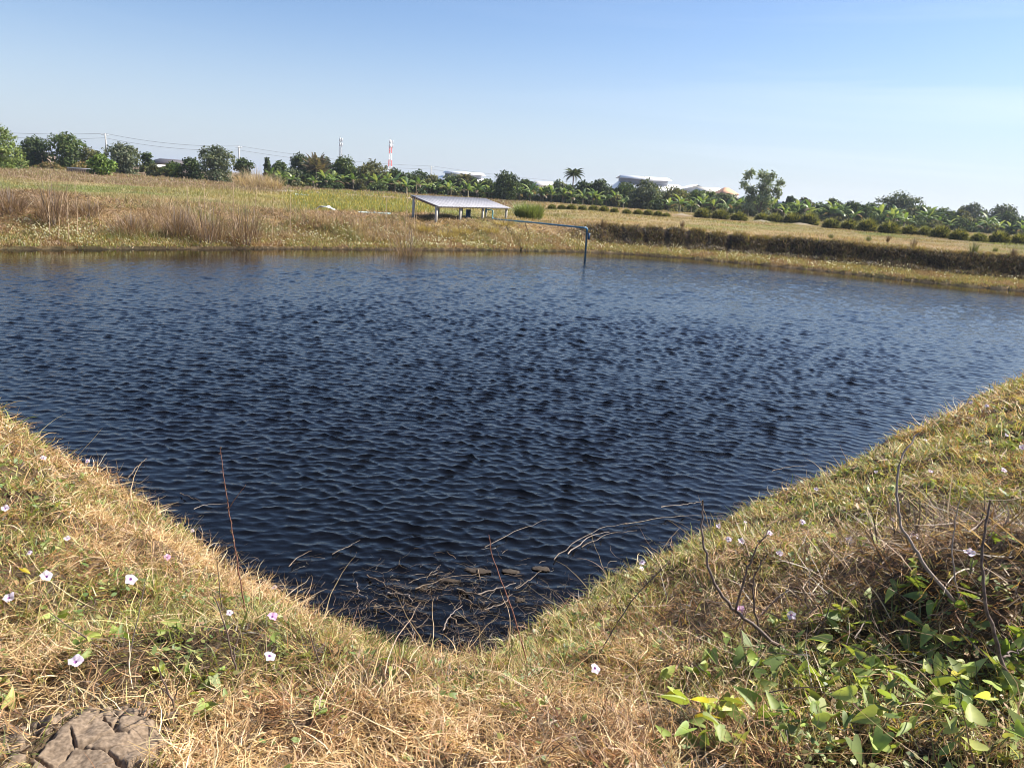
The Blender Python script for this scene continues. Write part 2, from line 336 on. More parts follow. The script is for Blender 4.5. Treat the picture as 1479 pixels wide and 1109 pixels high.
bu = n.new('ShaderNodeBump'); bu.inputs['Distance'].default_value = 0.012; l.new(b2.outputs[0], bu.inputs['Normal']); l.new(sp.outputs[0], bu.inputs['Strength']); l.new(t1.outputs[0], bu.inputs['Height']); l.new(bu.outputs[0], b.inputs['Normal']); l.new(b.outputs[0], o.inputs[0])
ny_, nx_ = WX.shape; idx = np.arange(ny_ * nx_).reshape(ny_, nx_)
keep = (inside(WX, WY, POLY) | (np.minimum(dfW, dnW) < 1.2))
Q = np.stack([idx[:-1, :-1], idx[1:, :-1], idx[1:, 1:], idx[:-1, 1:]], -1).reshape(-1, 4)
Q = Q[keep[:-1, :-1].ravel() & keep[1:, 1:].ravel()][:, ::-1]
tag(link('pond_water', npmesh('pond_water', np.stack([WX + DX, WY + DY, WZ], -1), Q, M_, np.stack([calm * 0.9, np.clip(calm * sm(RR, 20, 42) * 0.8, 0, 1), calm * 0], -1).reshape(-1, 3), True)), 'dark rippled water of the pond', kind='structure')

# ------------------------------------------------------------------ grass blades
def blades(p, az, L, w, t0, curl, col, S_=4, twist=0.0, clamp=True, roll=0.9, tip=0.12, lift=0.004, endcol=None):
    n = len(p); V = np.zeros((n, S_ + 1, 2, 3)); pos = p.copy(); a = az.copy(); phi = (rs.rand(n) - 0.5) * 2 * roll
    for i in range(S_ + 1):
        th_ = t0 + curl * i / S_
        d = np.stack([np.sin(th_) * np.cos(a), np.sin(th_) * np.sin(a), np.cos(th_)], -1)
        per = np.stack([-np.sin(a), np.cos(a), 0 * a], -1); nn = np.cross(d, per)
        wv = (np.cos(phi)[:, None] * per + np.sin(phi)[:, None] * nn) * (w * 0.5 * (1 - (1 - tip) * (i / S_) ** 1.5))[:, None]
        V[:, i, 0] = pos - wv; V[:, i, 1] = pos + wv
        pos = pos + d * (L / S_)[:, None]; a = a + twist * (rs.rand(n) - 0.5) * 2
        if clamp:
            g = ground(pos[:, 0], pos[:, 1]) + lift; pos[:, 2] = np.maximum(pos[:, 2], g)
    b0 = (np.arange(n) * (2 * (S_ + 1)))[:, None, None] + (np.arange(S_) * 2)[None, :, None] + np.array([0, 1, 3, 2])[None, None, :]
    C = np.repeat(col[:, None, :], 2 * (S_ + 1), 1)
    if endcol is not None:
        t = np.repeat(np.linspace(0, 1, S_ + 1), 2)[None, :, None]; C = C * (1 - t) + endcol[:, None, :] * t
    return V.reshape(-1, 3), b0.reshape(-1, 4), C.reshape(-1, 3)
def join(parts):
    Vs, Qs, Cs, k = [], [], [], 0
    for v, q, c in parts: Vs.append(v); Qs.append(q + k); Cs.append(c); k += len(v)
    return np.vstack(Vs), np.vstack(Qs), np.vstack(Cs)
def pick(pal, n, jit=0.2):
    pal = np.array(pal); c = pal[rs.randint(len(pal), size=n)]; return np.clip(c * (1 + (rs.rand(n, 1) - 0.5) * 2 * jit) * (1 + (rs.rand(n, 3) - 0.5) * 0.12), 0, 1)
STRAW = [(0.70, 0.50, 0.26), (0.58, 0.39, 0.19), (0.78, 0.61, 0.38), (0.40, 0.25, 0.12), (0.64, 0.43, 0.22)]
BROWN = [(0.30, 0.15, 0.065), (0.40, 0.21, 0.09), (0.16, 0.09, 0.05), (0.46, 0.26, 0.11)]
GREEN = [(0.18, 0.22, 0.04), (0.28, 0.31, 0.06), (0.12, 0.16, 0.04), (0.40, 0.38, 0.09), (0.24, 0.25, 0.05)]
YELG = [(0.42, 0.38, 0.12), (0.34, 0.34, 0.10), (0.52, 0.42, 0.16)]
GRASS = leafmat('grass_blade', 0.36, 0.5, 0.04, var=0.1)
def sample(n, x0, x1, y0, y1, dens):
    x = rs.uniform(x0, x1, n); y = rs.uniform(y0, y1, n)
    k = dens(x, y) > rs.rand(n); return x[k], y[k]
def infront(x, y, z, mg=260):
    a, b_, c = proj(np.stack([x, y, z], -1)); return (c > 0.3) & (a > -mg) & (a < 1479 + mg) & (b_ < 1109 + mg) & (b_ > -50)
def lod(r): return np.minimum(1, (3.4 / r) ** 1.9)
def nearset(n, reach=14.0):
    x = rs.uniform(-13, 15, n); y = rs.uniform(1.0, 16, n); r = np.hypot(x, y)
    k = rs.rand(n) < lod(np.maximum(r, 0.1)); x, y, r = x[k], y[k], r[k]
    z = ground(x, y); dn_ = segdist(x, y, NR); k = (z > 0.015) & infront(x, y, z) & (dn_ < 7) & (dn_ > 0.42 * fbm(x, y, .4, 155, 3) - .12); return x[k], y[k], z[k], r[k]
hol = lambda x, y: sm(fbm(x, y, 0.4, 120, 3), 0.34, 0.50)      # hollows where little grows
mudc = P(142., 1022., 1.58)[:2]
def notmud(x, y): return ((x - mudc[0]) / 0.19) ** 2 + ((y - mudc[1]) / 0.17) ** 2 > 1 + 0.5 * (rs.rand(len(x)) - 0.5)
def wscale(r): return np.maximum(1, r / 3.6) ** 0.95
parts = []
# straw mat
x, y, z, r = nearset(3200000); s = strawness(x, y); db = debris(x, y); k = rs.rand(len(x)) < (0.10 + 0.62 * s) * (1 - 0.35 * db) * (0.35 + 0.65 * hol(x, y)); x, y, z, r, s, db = [q[k] for q in (x, y, z, r, s, db)]
k = notmud(x, y); x, y, z, r, s, db = [q[k] for q in (x, y, z, r, s, db)]; n = len(x); print('straw', n)
clump = fbm(x, y, 0.16, 130, 2) * 14
az = clump + rs.randn(n) * 0.9
c = pick(STRAW, n, 0.25); cb = pick(BROWN, n, 0.3); k = rs.rand(n) < (0.46 - 0.42 * s + 0.35 * db + .55 * sm(fbm(x, y, .55, 137, 3), .5, .66)); c[k] = cb[k]
L = rs.uniform(0.03, 0.12, n) * (1 + 0.5 * s)
tuf = .45 + 1.25 * fbm(x, y, .14, 134, 2)
parts.append(blades(np.stack([x, y, z + rs.rand(n) ** 2 * 0.06 * tuf], -1), az, L * tuf * wscale(r) ** 0.5, rs.uniform(0.0020, 0.0048, n) * wscale(r), rs.uniform(0.75, 1.65, n), rs.uniform(-0.7, 1.6, n), c, 4, 0.8))
# green and yellowing short grass
x, y, z, r = nearset(2300000); s = strawness(x, y); db = debris(x, y); k = (rs.rand(len(x)) < (0.80 - 0.80 * s) * (1 - 0.9 * db) * (0.35 + 0.65 * hol(x, y))) & notmud(x, y); x, y, z, r, s = [q[k] for q in (x, y, z, r, s)]; n = len(x); print('green', n)
gn = fbm(x, y, 0.5, 140, 3); c = pick(GREEN, n, 0.25); cy = pick(YELG, n, 0.2); cb = pick(STRAW + BROWN, n, 0.2); u = rs.rand(n); k = u < 0.30 + 0.5 * (gn - 0.4); c[k] = cy[k]; k = u > 0.80 - 0.5 * (gn - 0.5); c[k] = cb[k]
az = fbm(x, y, 0.3, 150, 2) * 12 + rs.randn(n) * 1.2
tuf = .35 + 1.4 * fbm(x, y, .12, 144, 2)
parts.append(blades(np.stack([x, y, z], -1), az, rs.uniform(0.035, 0.12, n) * tuf * wscale(r) ** 0.5, rs.uniform(0.0028, 0.0062, n) * wscale(r), rs.uniform(0.2, 1.35, n), rs.uniform(0.2, 1.5, n), c, 3, 0.4))
x, y, z, r = nearset(1500000); k = notmud(x, y) & (rs.rand(len(x)) < .8); x, y, z, r = [q[k] for q in (x, y, z, r)]; n = len(x); print('litter', n)
c = pick([(0.20, 0.11, 0.05), (0.30, 0.17, 0.07), (0.12, 0.075, 0.04), (0.42, 0.25, 0.11), (0.16, 0.13, 0.05)], n, .3) * (.35 + .65 * hol(x, y))[:, None]  # litter darkened in the hollows, their shade put into its colour
parts.append(blades(np.stack([x, y, z + rs.rand(n) * 0.012], -1), rs.rand(n) * 6.28, rs.uniform(0.02, 0.08, n) * wscale(r) ** 0.5, rs.uniform(0.002, 0.006, n) * wscale(r), rs.uniform(1.0, 1.6, n), rs.uniform(-.3, .5, n), c, 2, 0.6))
tag(link('grass', npmesh('grass', *join(parts)[:2], GRASS, join(parts)[2])), 'matted dry straw and short green grass on the near banks', 'grass', kind='stuff')
# small broad leaves of creepers threaded through the grass
x, y, z, r = nearset(520000); k = (rs.rand(len(x)) < .95 * sm(fbm(x, y, .38, 145, 3), .46, .62) * (1 - .85 * strawness(x, y))) & notmud(x, y); x, y, z, r = [q[k] for q in (x, y, z, r)]; n = len(x); print('leaflets', n)
az = rs.rand(n) * 6.28; ti = rs.uniform(-.7, .7, (n, 2)); s_ = rs.uniform(.007, .019, n) * wscale(r) ** .75
ex = np.stack([np.cos(az), np.sin(az), ti[:, 0]], -1) * s_[:, None]; ey = np.stack([-np.sin(az), np.cos(az), ti[:, 1]], -1) * s_[:, None] * .5; o_ = np.stack([x, y, z + .02 + rs.rand(n) * .035], -1)
V = np.stack([o_ - ex, o_ - ex * .3 + ey, o_ + ex * .4 + ey * .9, o_ + ex * 1.1, o_ + ex * .4 - ey * .9, o_ - ex * .3 - ey], 1)
c = pick([(0.18, 0.25, 0.07), (0.26, 0.33, 0.10), (0.12, 0.18, 0.05), (0.36, 0.36, 0.12), (0.40, 0.26, 0.12)], n, .25)
tag(link('creeper_leaves', npmesh('creeper_leaves', V.reshape(-1, 3), np.arange(n * 6).reshape(n, 6), GRASS, np.repeat(c, 6, 0))), 'small broad creeper leaves threaded through the bank grass', 'creeper', kind='stuff')
# long straw stalks and runners lying over the mat
parts = []
x, y, z, r = nearset(60000); k = (rs.rand(len(x)) < 0.22) & notmud(x, y); x, y, z, r = [q[k] for q in (x, y, z, r)]; n = len(x)
c = pick(STRAW + [(0.3, 0.17, 0.09)], n, 0.25)
parts.append(blades(np.stack([x, y, z + 0.03 + rs.rand(n) * 0.03], -1), rs.rand(n) * 6.28, rs.uniform(0.15, 0.5, n), rs.uniform(0.002, 0.0042, n) * wscale(r), rs.uniform(0.7, 1.5, n), rs.uniform(0.1, 0.9, n), c, 7, 0.32, lift=0.02))
x, y, z, r = nearset(420000); k = (rs.rand(len(x)) < debris(x, y)); x, y, z, r = [q[k] for q in (x, y, z, r)]; n = len(x)
c = pick([(0.17, 0.10, 0.06), (0.24, 0.15, 0.09), (0.46, 0.33, 0.21), (0.08, 0.055, 0.035), (0.12, 0.075, 0.045)], n, 0.25)
parts.append(blades(np.stack([x, y, z + rs.rand(n) * 0.12], -1), rs.rand(n) * 6.28, rs.uniform(0.06, 0.35, n), rs.uniform(0.003, 0.008, n), rs.uniform(0.6, 1.6, n), rs.uniform(-0.2, 0.6, n), c, 5, 0.3, lift=0.02))
v, q, c = join(parts); tag(link('straw_stalks', npmesh('straw_stalks', v, q, GRASS, c)), 'long loose straw stalks and dead stems lying over the near banks', 'straw', kind='stuff')

# ------------------------------------------------------------------ far banks and field vegetation
def farset(n, dmin, dmax, xf=None):
    k = rs.randint(len(FR) - 1, size=n); k = np.clip(k, 2, len(FR) - 2); t = rs.rand(n); a = FR[k] + (FR[k + 1] - FR[k]) * t[:, None]
    tn = FR[np.minimum(k + 7, len(FR) - 1)] - FR[np.maximum(k - 6, 0)]; tn /= np.linalg.norm(tn, axis=1)[:, None]; nr = np.stack([tn[:, 1], -tn[:, 0]], -1)
    p = a + nr * rs.uniform(dmin, dmax, n)[:, None]; x, y = p.T; z = ground(x, y); k = infront(x, y, z, 200) & (z > 0.02)
    return x[k], y[k], z[k]
parts = []
# ground cover on the shelf by the water: small leaves, yellow-green to olive
x, y, z = farset(280000, -0.1, 4.2); df = segdist(x, y, FR); k = rs.rand(len(x)) < .15 + .85 * sm(df, .05, .35); x, y, z, df = x[k], y[k], z[k], df[k]; t = sm(x, 3.5, 9); k = rs.rand(len(x)) < np.where(t > 0.5, 1 - sm(df, 2.8, 3.6), 1 - sm(df, 2.2, 4.2) * 0.8); x, y, z, df, t = [q[k] for q in (x, y, z, df, t)]; n = len(x)
c = pick([(0.22, 0.25, 0.07), (0.36, 0.34, 0.13), (0.30, 0.22, 0.10), (0.13, 0.12, 0.04), (0.50, 0.38, 0.18), (0.26, 0.14, 0.06)], n, 0.35); nn_ = fbm(x, y, 1.3, 160, 3); k = nn_ < 0.42; c[k] = pick([(0.30, 0.2, 0.10), (0.2, 0.12, 0.07), (0.38, 0.27, 0.14)], k.sum(), 0.3)
parts.append(blades(np.stack([x, y, z], -1), rs.rand(n) * 6.28, rs.uniform(0.06, 0.2, n), rs.uniform(0.015, 0.035, n), rs.uniform(0.1, 1.3, n), rs.uniform(0.2, 1.2, n), c, 2))
v, q, c = join(parts); tag(link('ground_cover', npmesh('ground_cover', v, q, GRASS, c)), 'low olive ground cover along the far waterline', 'ground cover', kind='stuff')
# dead vegetation hanging on the cut bank, right
parts = []
x, y, z = farset(300000, 2.7, 5.2); t = sm(x, 2.5, 8); k = rs.rand(len(x)) < t; x, y, z = x[k], y[k], z[k]; n = len(x)
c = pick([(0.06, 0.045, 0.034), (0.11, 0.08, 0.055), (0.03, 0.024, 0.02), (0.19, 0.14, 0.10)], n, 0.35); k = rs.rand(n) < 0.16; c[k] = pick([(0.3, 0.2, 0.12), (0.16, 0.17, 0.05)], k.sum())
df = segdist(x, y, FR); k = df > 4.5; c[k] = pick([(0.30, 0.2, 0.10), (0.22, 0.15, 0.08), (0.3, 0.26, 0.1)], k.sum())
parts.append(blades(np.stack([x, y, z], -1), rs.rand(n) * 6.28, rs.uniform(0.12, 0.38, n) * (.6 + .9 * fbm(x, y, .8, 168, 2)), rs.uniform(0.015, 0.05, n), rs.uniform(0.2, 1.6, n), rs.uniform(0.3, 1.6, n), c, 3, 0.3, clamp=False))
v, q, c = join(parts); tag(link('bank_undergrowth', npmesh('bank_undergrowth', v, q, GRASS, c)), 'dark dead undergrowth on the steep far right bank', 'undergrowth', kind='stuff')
# brown weeds and brush on the far left bank
parts = []
x, y, z = farset(190000, 1.0, 9.5); df = segdist(x, y, FR); t = sm(x, 2.0, 6); dn = sm(fbm(x, y, 2.6, 170, 3), 0.36, 0.62); k = rs.rand(len(x)) < (1 - t) * (0.15 + 0.85 * dn) * (1 - 0.75 * sm(df, 6, 9.5)); x, y, z, df = x[k], y[k], z[k], df[k]; n = len(x); print('weeds', n)
hN = 0.25 + 1.0 * sm(fbm(x, y, 3.0, 180, 3), 0.35, 0.7)
hN = hN * (1 - 0.35 * np.exp(-((x - 1.5) / 5.0) ** 2))
c = pick([(0.36, 0.25, 0.15), (0.27, 0.18, 0.11), (0.50, 0.37, 0.23), (0.16, 0.11, 0.07), (0.42, 0.30, 0.17)], n, 0.25); k = rs.rand(n) < .75 * sm(fbm(x, y, 2.0, 174, 3), .50, .62); c[k] = pick([(0.22, 0.24, 0.08), (0.32, 0.30, 0.11), (0.15, 0.16, 0.06)], k.sum()); k = sm(fbm(x, y, 1.2, 178, 2), .6, .75) > rs.rand(n); c[k] *= .45
yg = np.exp(-((x + 1.7) / 2.6) ** 2) * 0.8; k = rs.rand(n) < yg * sm(df, 2.5, 4.5); c[k] = pick([(0.52, 0.42, 0.14), (0.42, 0.36, 0.12), (0.36, 0.26, 0.1)], k.sum())
parts.append(blades(np.stack([x, y, z], -1), rs.rand(n) * 6.28, rs.uniform(0.15, 0.6, n) * hN, rs.uniform(0.008, 0.022, n), rs.uniform(0, 1.1, n), rs.uniform(-0.1, 0.9, n), c, 3, 0.25, clamp=False))
x, y, z = farset(170000, 1.6, 10.5); t = sm(x, 3.0, 7); k = rs.rand(len(x)) < (1 - t) * (0.3 + 0.7 * sm(fbm(x, y, 1.6, 190, 3), 0.4, 0.6)); x, y, z = x[k], y[k], z[k]; n = len(x)
c = pick([(0.34, 0.22, 0.14), (0.16, 0.10, 0.065), (0.55, 0.40, 0.26), (0.07, 0.05, 0.035), (0.45, 0.30, 0.18)], n, 0.25)
parts.append(blades(np.stack([x, y, z + 0.02], -1), rs.rand(n) * 6.28, rs.uniform(0.15, 0.5, n), rs.uniform(0.01, 0.03, n), rs.uniform(0.9, 1.6, n), rs.uniform(-0.1, 0.6, n), c, 3, 0.4))
v, q, c = join(parts); tag(link('dry_brush', npmesh('dry_brush', v, q, GRASS, c)), 'brown dried weeds and brush on the far left bank', 'dry brush', kind='stuff')
# field grass, sparse far off
parts = []
n0 = 420000; D_ = 40 * (170 / 34.) ** rs.rand(n0) * 0.9; ax = rs.uniform(-0.80, 0.80, n0); x = D_ * ax; y = D_; df = segdist(x, y, FR); k = (~inside(x, y, POLY)) & (df > 4.0) & infront(x, y, y * 0 + 1.3, 160); x, y, df = x[k], y[k], df[k]; k = (segdist(x, y, BUND) > .5) & (segdist(x, y, BUND2) > .6); x, y, df = x[k], y[k], df[k]; k = rs.rand(len(x)) < 0.62 + 0.38 * sm(fbm(x, y, 4, 220, 3), 0.4, 0.6); x, y, df = x[k], y[k], df[k]; n = len(x); z = ground(x, y)
c = fieldcol(x, y) * rs.uniform(0.75, 1.7, (n, 1)); k = rs.rand(n) < 0.15; c[k] = pick([(0.24, 0.26, 0.07), (0.4, 0.36, 0.14)], k.sum())
sc = y / 45.
hN = (0.4 + 0.9 * sm(fbm(x, y, 5, 222, 3), 0.4, 0.65)) * np.where(x > 4, 0.6, 1.0)
parts.append(blades(np.stack([x, y, z], -1), rs.rand(n) * 6.28, rs.uniform(0.07, 0.26, n) * hN * sc ** 0.3, rs.uniform(0.012, 0.03, n) * sc ** 1.1, rs.uniform(0, 0.9, n), rs.uniform(0, 0.9, n), np.clip(c, 0, 0.7), 2, clamp=False))
v, q, c = join(parts); tag(link('field_grass', npmesh('field_grass', v, q, GRASS, c)), 'tan and green grass covering the field behind the pond', 'field grass', kind='stuff')
# yellow flowering crop
parts = []
n0 = 36000; px = rs.uniform(395, 640, n0); py = rs.uniform(277, 312, n0); p = P(px, py, 1.28); x, y = p[:, 0], p[:, 1]; k = (rs.rand(n0) < sm(px, 400, 450) * (1 - sm(px, 590, 640)) * (.35 + .65 * sm(fbm(x, y, 3, 240, 3), .35, .6))) & (segdist(x, y, FR) > 10) & (py > 283 + (px - 500) * 0.07 - 6) & (rs.rand(n0) < (42. / y) ** 1.0 + 0.3); x, y = x[k], y[k]; z = ground(x, y); n = len(x)
c = pick([(0.17, 0.19, 0.06), (0.24, 0.23, 0.08), (0.32, 0.26, 0.11)], n); e = pick([(0.60, 0.44, 0.09), (0.34, 0.32, 0.09), (0.26, 0.30, 0.09), (0.20, 0.24, 0.08)], n)
parts.append(blades(np.stack([x, y, z], -1), rs.rand(n) * 6.28, rs.uniform(0.12, 0.38, n), rs.uniform(0.02, 0.05, n) * y / 60, rs.uniform(0, 0.3, n), rs.uniform(0, 0.5, n), c, 2, clamp=False, tip=0.7, endcol=e))
v, q, c = join(parts); tag(link('yellow_crop', npmesh('yellow_crop', v, q, GRASS, c)), 'yellow flowering green crop left of the low shelter', 'crop', kind='stuff')
# tiny white blossoms along the far waterline
x, y, z = farset(24000, 0.2, 3.6); k = rs.rand(len(x)) < 0.16 + 0.6 * sm(fbm(x, y, 1.7, 230, 2), 0.45, 0.72); x, y, z = x[k], y[k], z[k]; k = rs.rand(len(x)) < np.where(x > 4, 0.16, 0.40); x, y, z = x[k], y[k], z[k]; n = len(x)
a6 = np.arange(6) / 6 * 6.2832; rad = rs.uniform(0.02, 0.038, n); tl = rs.uniform(-0.7, 0.7, (n, 2))
V = np.zeros((n, 6, 3)); V[:, :, 0] = x[:, None] + rad[:, None] * np.cos(a6); V[:, :, 1] = y[:, None] + rad[:, None] * np.sin(a6)
V[:, :, 2] = (z + rs.uniform(0.08, 0.24, n))[:, None] + rad[:, None] * (np.cos(a6) * tl[:, :1] + np.sin(a6) * (-0.9 + 0.3 * tl[:, 1:]))
WHITE = leafmat('white_petal', 0.3, attr=False, col=(0.80, 0.78, 0.76), var=0.08)
tag(link('white_blossoms', npmesh('white_blossoms', V.reshape(-1, 3), np.arange(n * 6).reshape(n, 6), WHITE)), 'tiny white blossoms scattered along the far waterline', 'blossoms', kind='stuff')

# ------------------------------------------------------------------ bush, tree and plant builders
FOL = leafmat('tree_leaf', 0.30, 0.6, 0.015, var=0.22, nsc=0.6)
BARK = solid('bark', (0.16, 0.12, 0.09), 0.9, nsc=3, bump=0.4)
def cloud(cs, rad, n, size, pal, jit=0.25, up=0.35, shell=0.55, asp=1.7):
    """leaf faces in ellipsoid lobes; cs (k,3), rad (k,3)"""
    cs = np.asarray(cs, float); rad = np.asarray(rad, float); w = rad.prod(1) ** (2 / 3.); k = rs.choice(len(cs), n, p=w / w.sum())
    d = rs.randn(n, 3); d /= np.linalg.norm(d, axis=1)[:, None]; d[:, 2] = np.where(d[:, 2] < -0.5, -d[:, 2] * 0.6, d[:, 2])
    rr_ = shell + (1 - shell) * rs.rand(n) ** 0.6; rr_ = rr_ * (0.86 + 0.3 * rs.rand(n))
    p = cs[k] + d * rad[k] * rr_[:, None]
    nrm = d * 0.7 + rs.randn(n, 3) * 0.65; nrm[:, 2] += up; nrm /= np.linalg.norm(nrm, axis=1)[:, None]
    a = np.cross(nrm, rs.randn(n, 3)); a /= np.linalg.norm(a, axis=1)[:, None]; b = np.cross(nrm, a)
    s = size * rs.uniform(0.6, 1.4, n)[:, None]
    V = np.stack([p - a * s * asp * 0.5, p + b * s * 0.5, p + a * s * asp * 0.5 - nrm * s * 0.25, p - b * s * 0.5], 1)
    lobe = 1 + (rs.rand(len(cs)) - 0.5) * 0.5
    c = pick(pal, n, jit) * lobe[k][:, None]
    return V.reshape(-1, 3), np.arange(n * 4).reshape(n, 4), np.repeat(c, 4, 0)
PALS = {'dark': [(0.045, 0.07, 0.025), (0.06, 0.09, 0.03), (0.09, 0.12, 0.035), (0.05, 0.075, 0.035)],
        'mid': [(0.07, 0.11, 0.03), (0.10, 0.14, 0.04), (0.06, 0.09, 0.03), (0.13, 0.16, 0.05)],
        'olive': [(0.11, 0.12, 0.05), (0.15, 0.15, 0.06), (0.08, 0.09, 0.045), (0.20, 0.19, 0.07)],
        'grey': [(0.09, 0.115, 0.065), (0.13, 0.15, 0.085), (0.07, 0.09, 0.055), (0.17, 0.19, 0.11)],
        'pale': [(0.20, 0.26, 0.08), (0.15, 0.20, 0.06), (0.27, 0.32, 0.11), (0.10, 0.14, 0.05)],
        'bright': [(0.11, 0.18, 0.04), (0.16, 0.24, 0.05), (0.06, 0.10, 0.03), (0.24, 0.33, 0.08)],
        'orange': [(0.24, 0.16, 0.07), (0.16, 0.15, 0.05), (0.30, 0.22, 0.09), (0.12, 0.12, 0.04)]}
def tree(name, label, cat, px, ytop, wpx, D, pal, dens=1.0, low=0.18, lobes=9, group=None, ybot=None, seed=None, leaf=None, open_=0.0, z0=None):
    top = PD(px, ytop, D); gz = float(ground(top[0], D)) if z0 is None else z0; H = max(1.2, top[2] - gz); w = wpx * D / F
    root = empty(name, (top[0], D, gz)); tag(root, label, cat, group)
    cs, rd = [], []
    for i in range(lobes):
        f = (i + 0.5) / lobes; h = low + (0.94 - low) * f; env = math.sin(math.pi * min(1, max(0.08, (h - low * 0.4) / (1.12 - low * 0.4)))) ** 0.6
        a = i * 2.4 + rnd.random(); rr_ = w * 0.5 * env * (0.62 if i < lobes - 1 else 0.1) * (0.5 + 0.5 * rnd.random())
        s = w * (0.20 + 0.13 * rnd.random()) * (1 - 0.25 * open_)
        cs.append([rr_ * math.cos(a), rr_ * math.sin(a), H * h - s * 0.5]); rd.append([s * 1.12, s * 1.12, min(s, H * 0.3) * 0.95])
    if open_ < 0.5: cs.append([0, 0, H * (0.5 + low * 0.4)]); rd.append([w * 0.33, w * 0.33, H * (0.36)])
    ls = leaf or max(0.15, D * 0.0019)
    nn = int(min(9000, dens * 6.5 * (w * H) / (ls * ls * 1.0)))
    v, q, c = cloud(cs, rd, max(nn, 350), ls, PALS[pal])
    v[:, 2] = np.maximum(v[:, 2], 0.05)
    link('crown', npmesh('crown', v, q, FOL, c), root)
    b = MB(); tr = max(0.07, w * 0.035); lean = rnd.uniform(-0.05, 0.05) * H
    b.tube([[0, 0, -0.2], [lean * 0.4, 0, H * 0.3], [lean, 0.02, H * 0.62]], [tr * 1.25, tr, tr * 0.55], 6)
    for cc in cs[1:lobes:2]: b.tube([[lean * 0.5, 0, H * 0.28], [cc[0] * 0.5, cc[1] * 0.5, (H * 0.28 + cc[2]) * 0.52], cc], [tr * 0.5, tr * 0.35, tr * 0.12], 5)
    b.build('trunk', BARK, root)
    return root
def ordn(i): 
    w = ['first', 'second', 'third', 'fourth', 'fifth', 'sixth', 'seventh', 'eighth', 'ninth', 'tenth', 'eleventh', 'twelfth', 'thirteenth', 'fourteenth', 'fifteenth', 'sixteenth', 'seventeenth', 'eighteenth', 'nineteenth', 'twentieth']
    return w[i] if i < 20 else 'twenty-' + w[i - 20]
TG = 'trees behind the field'
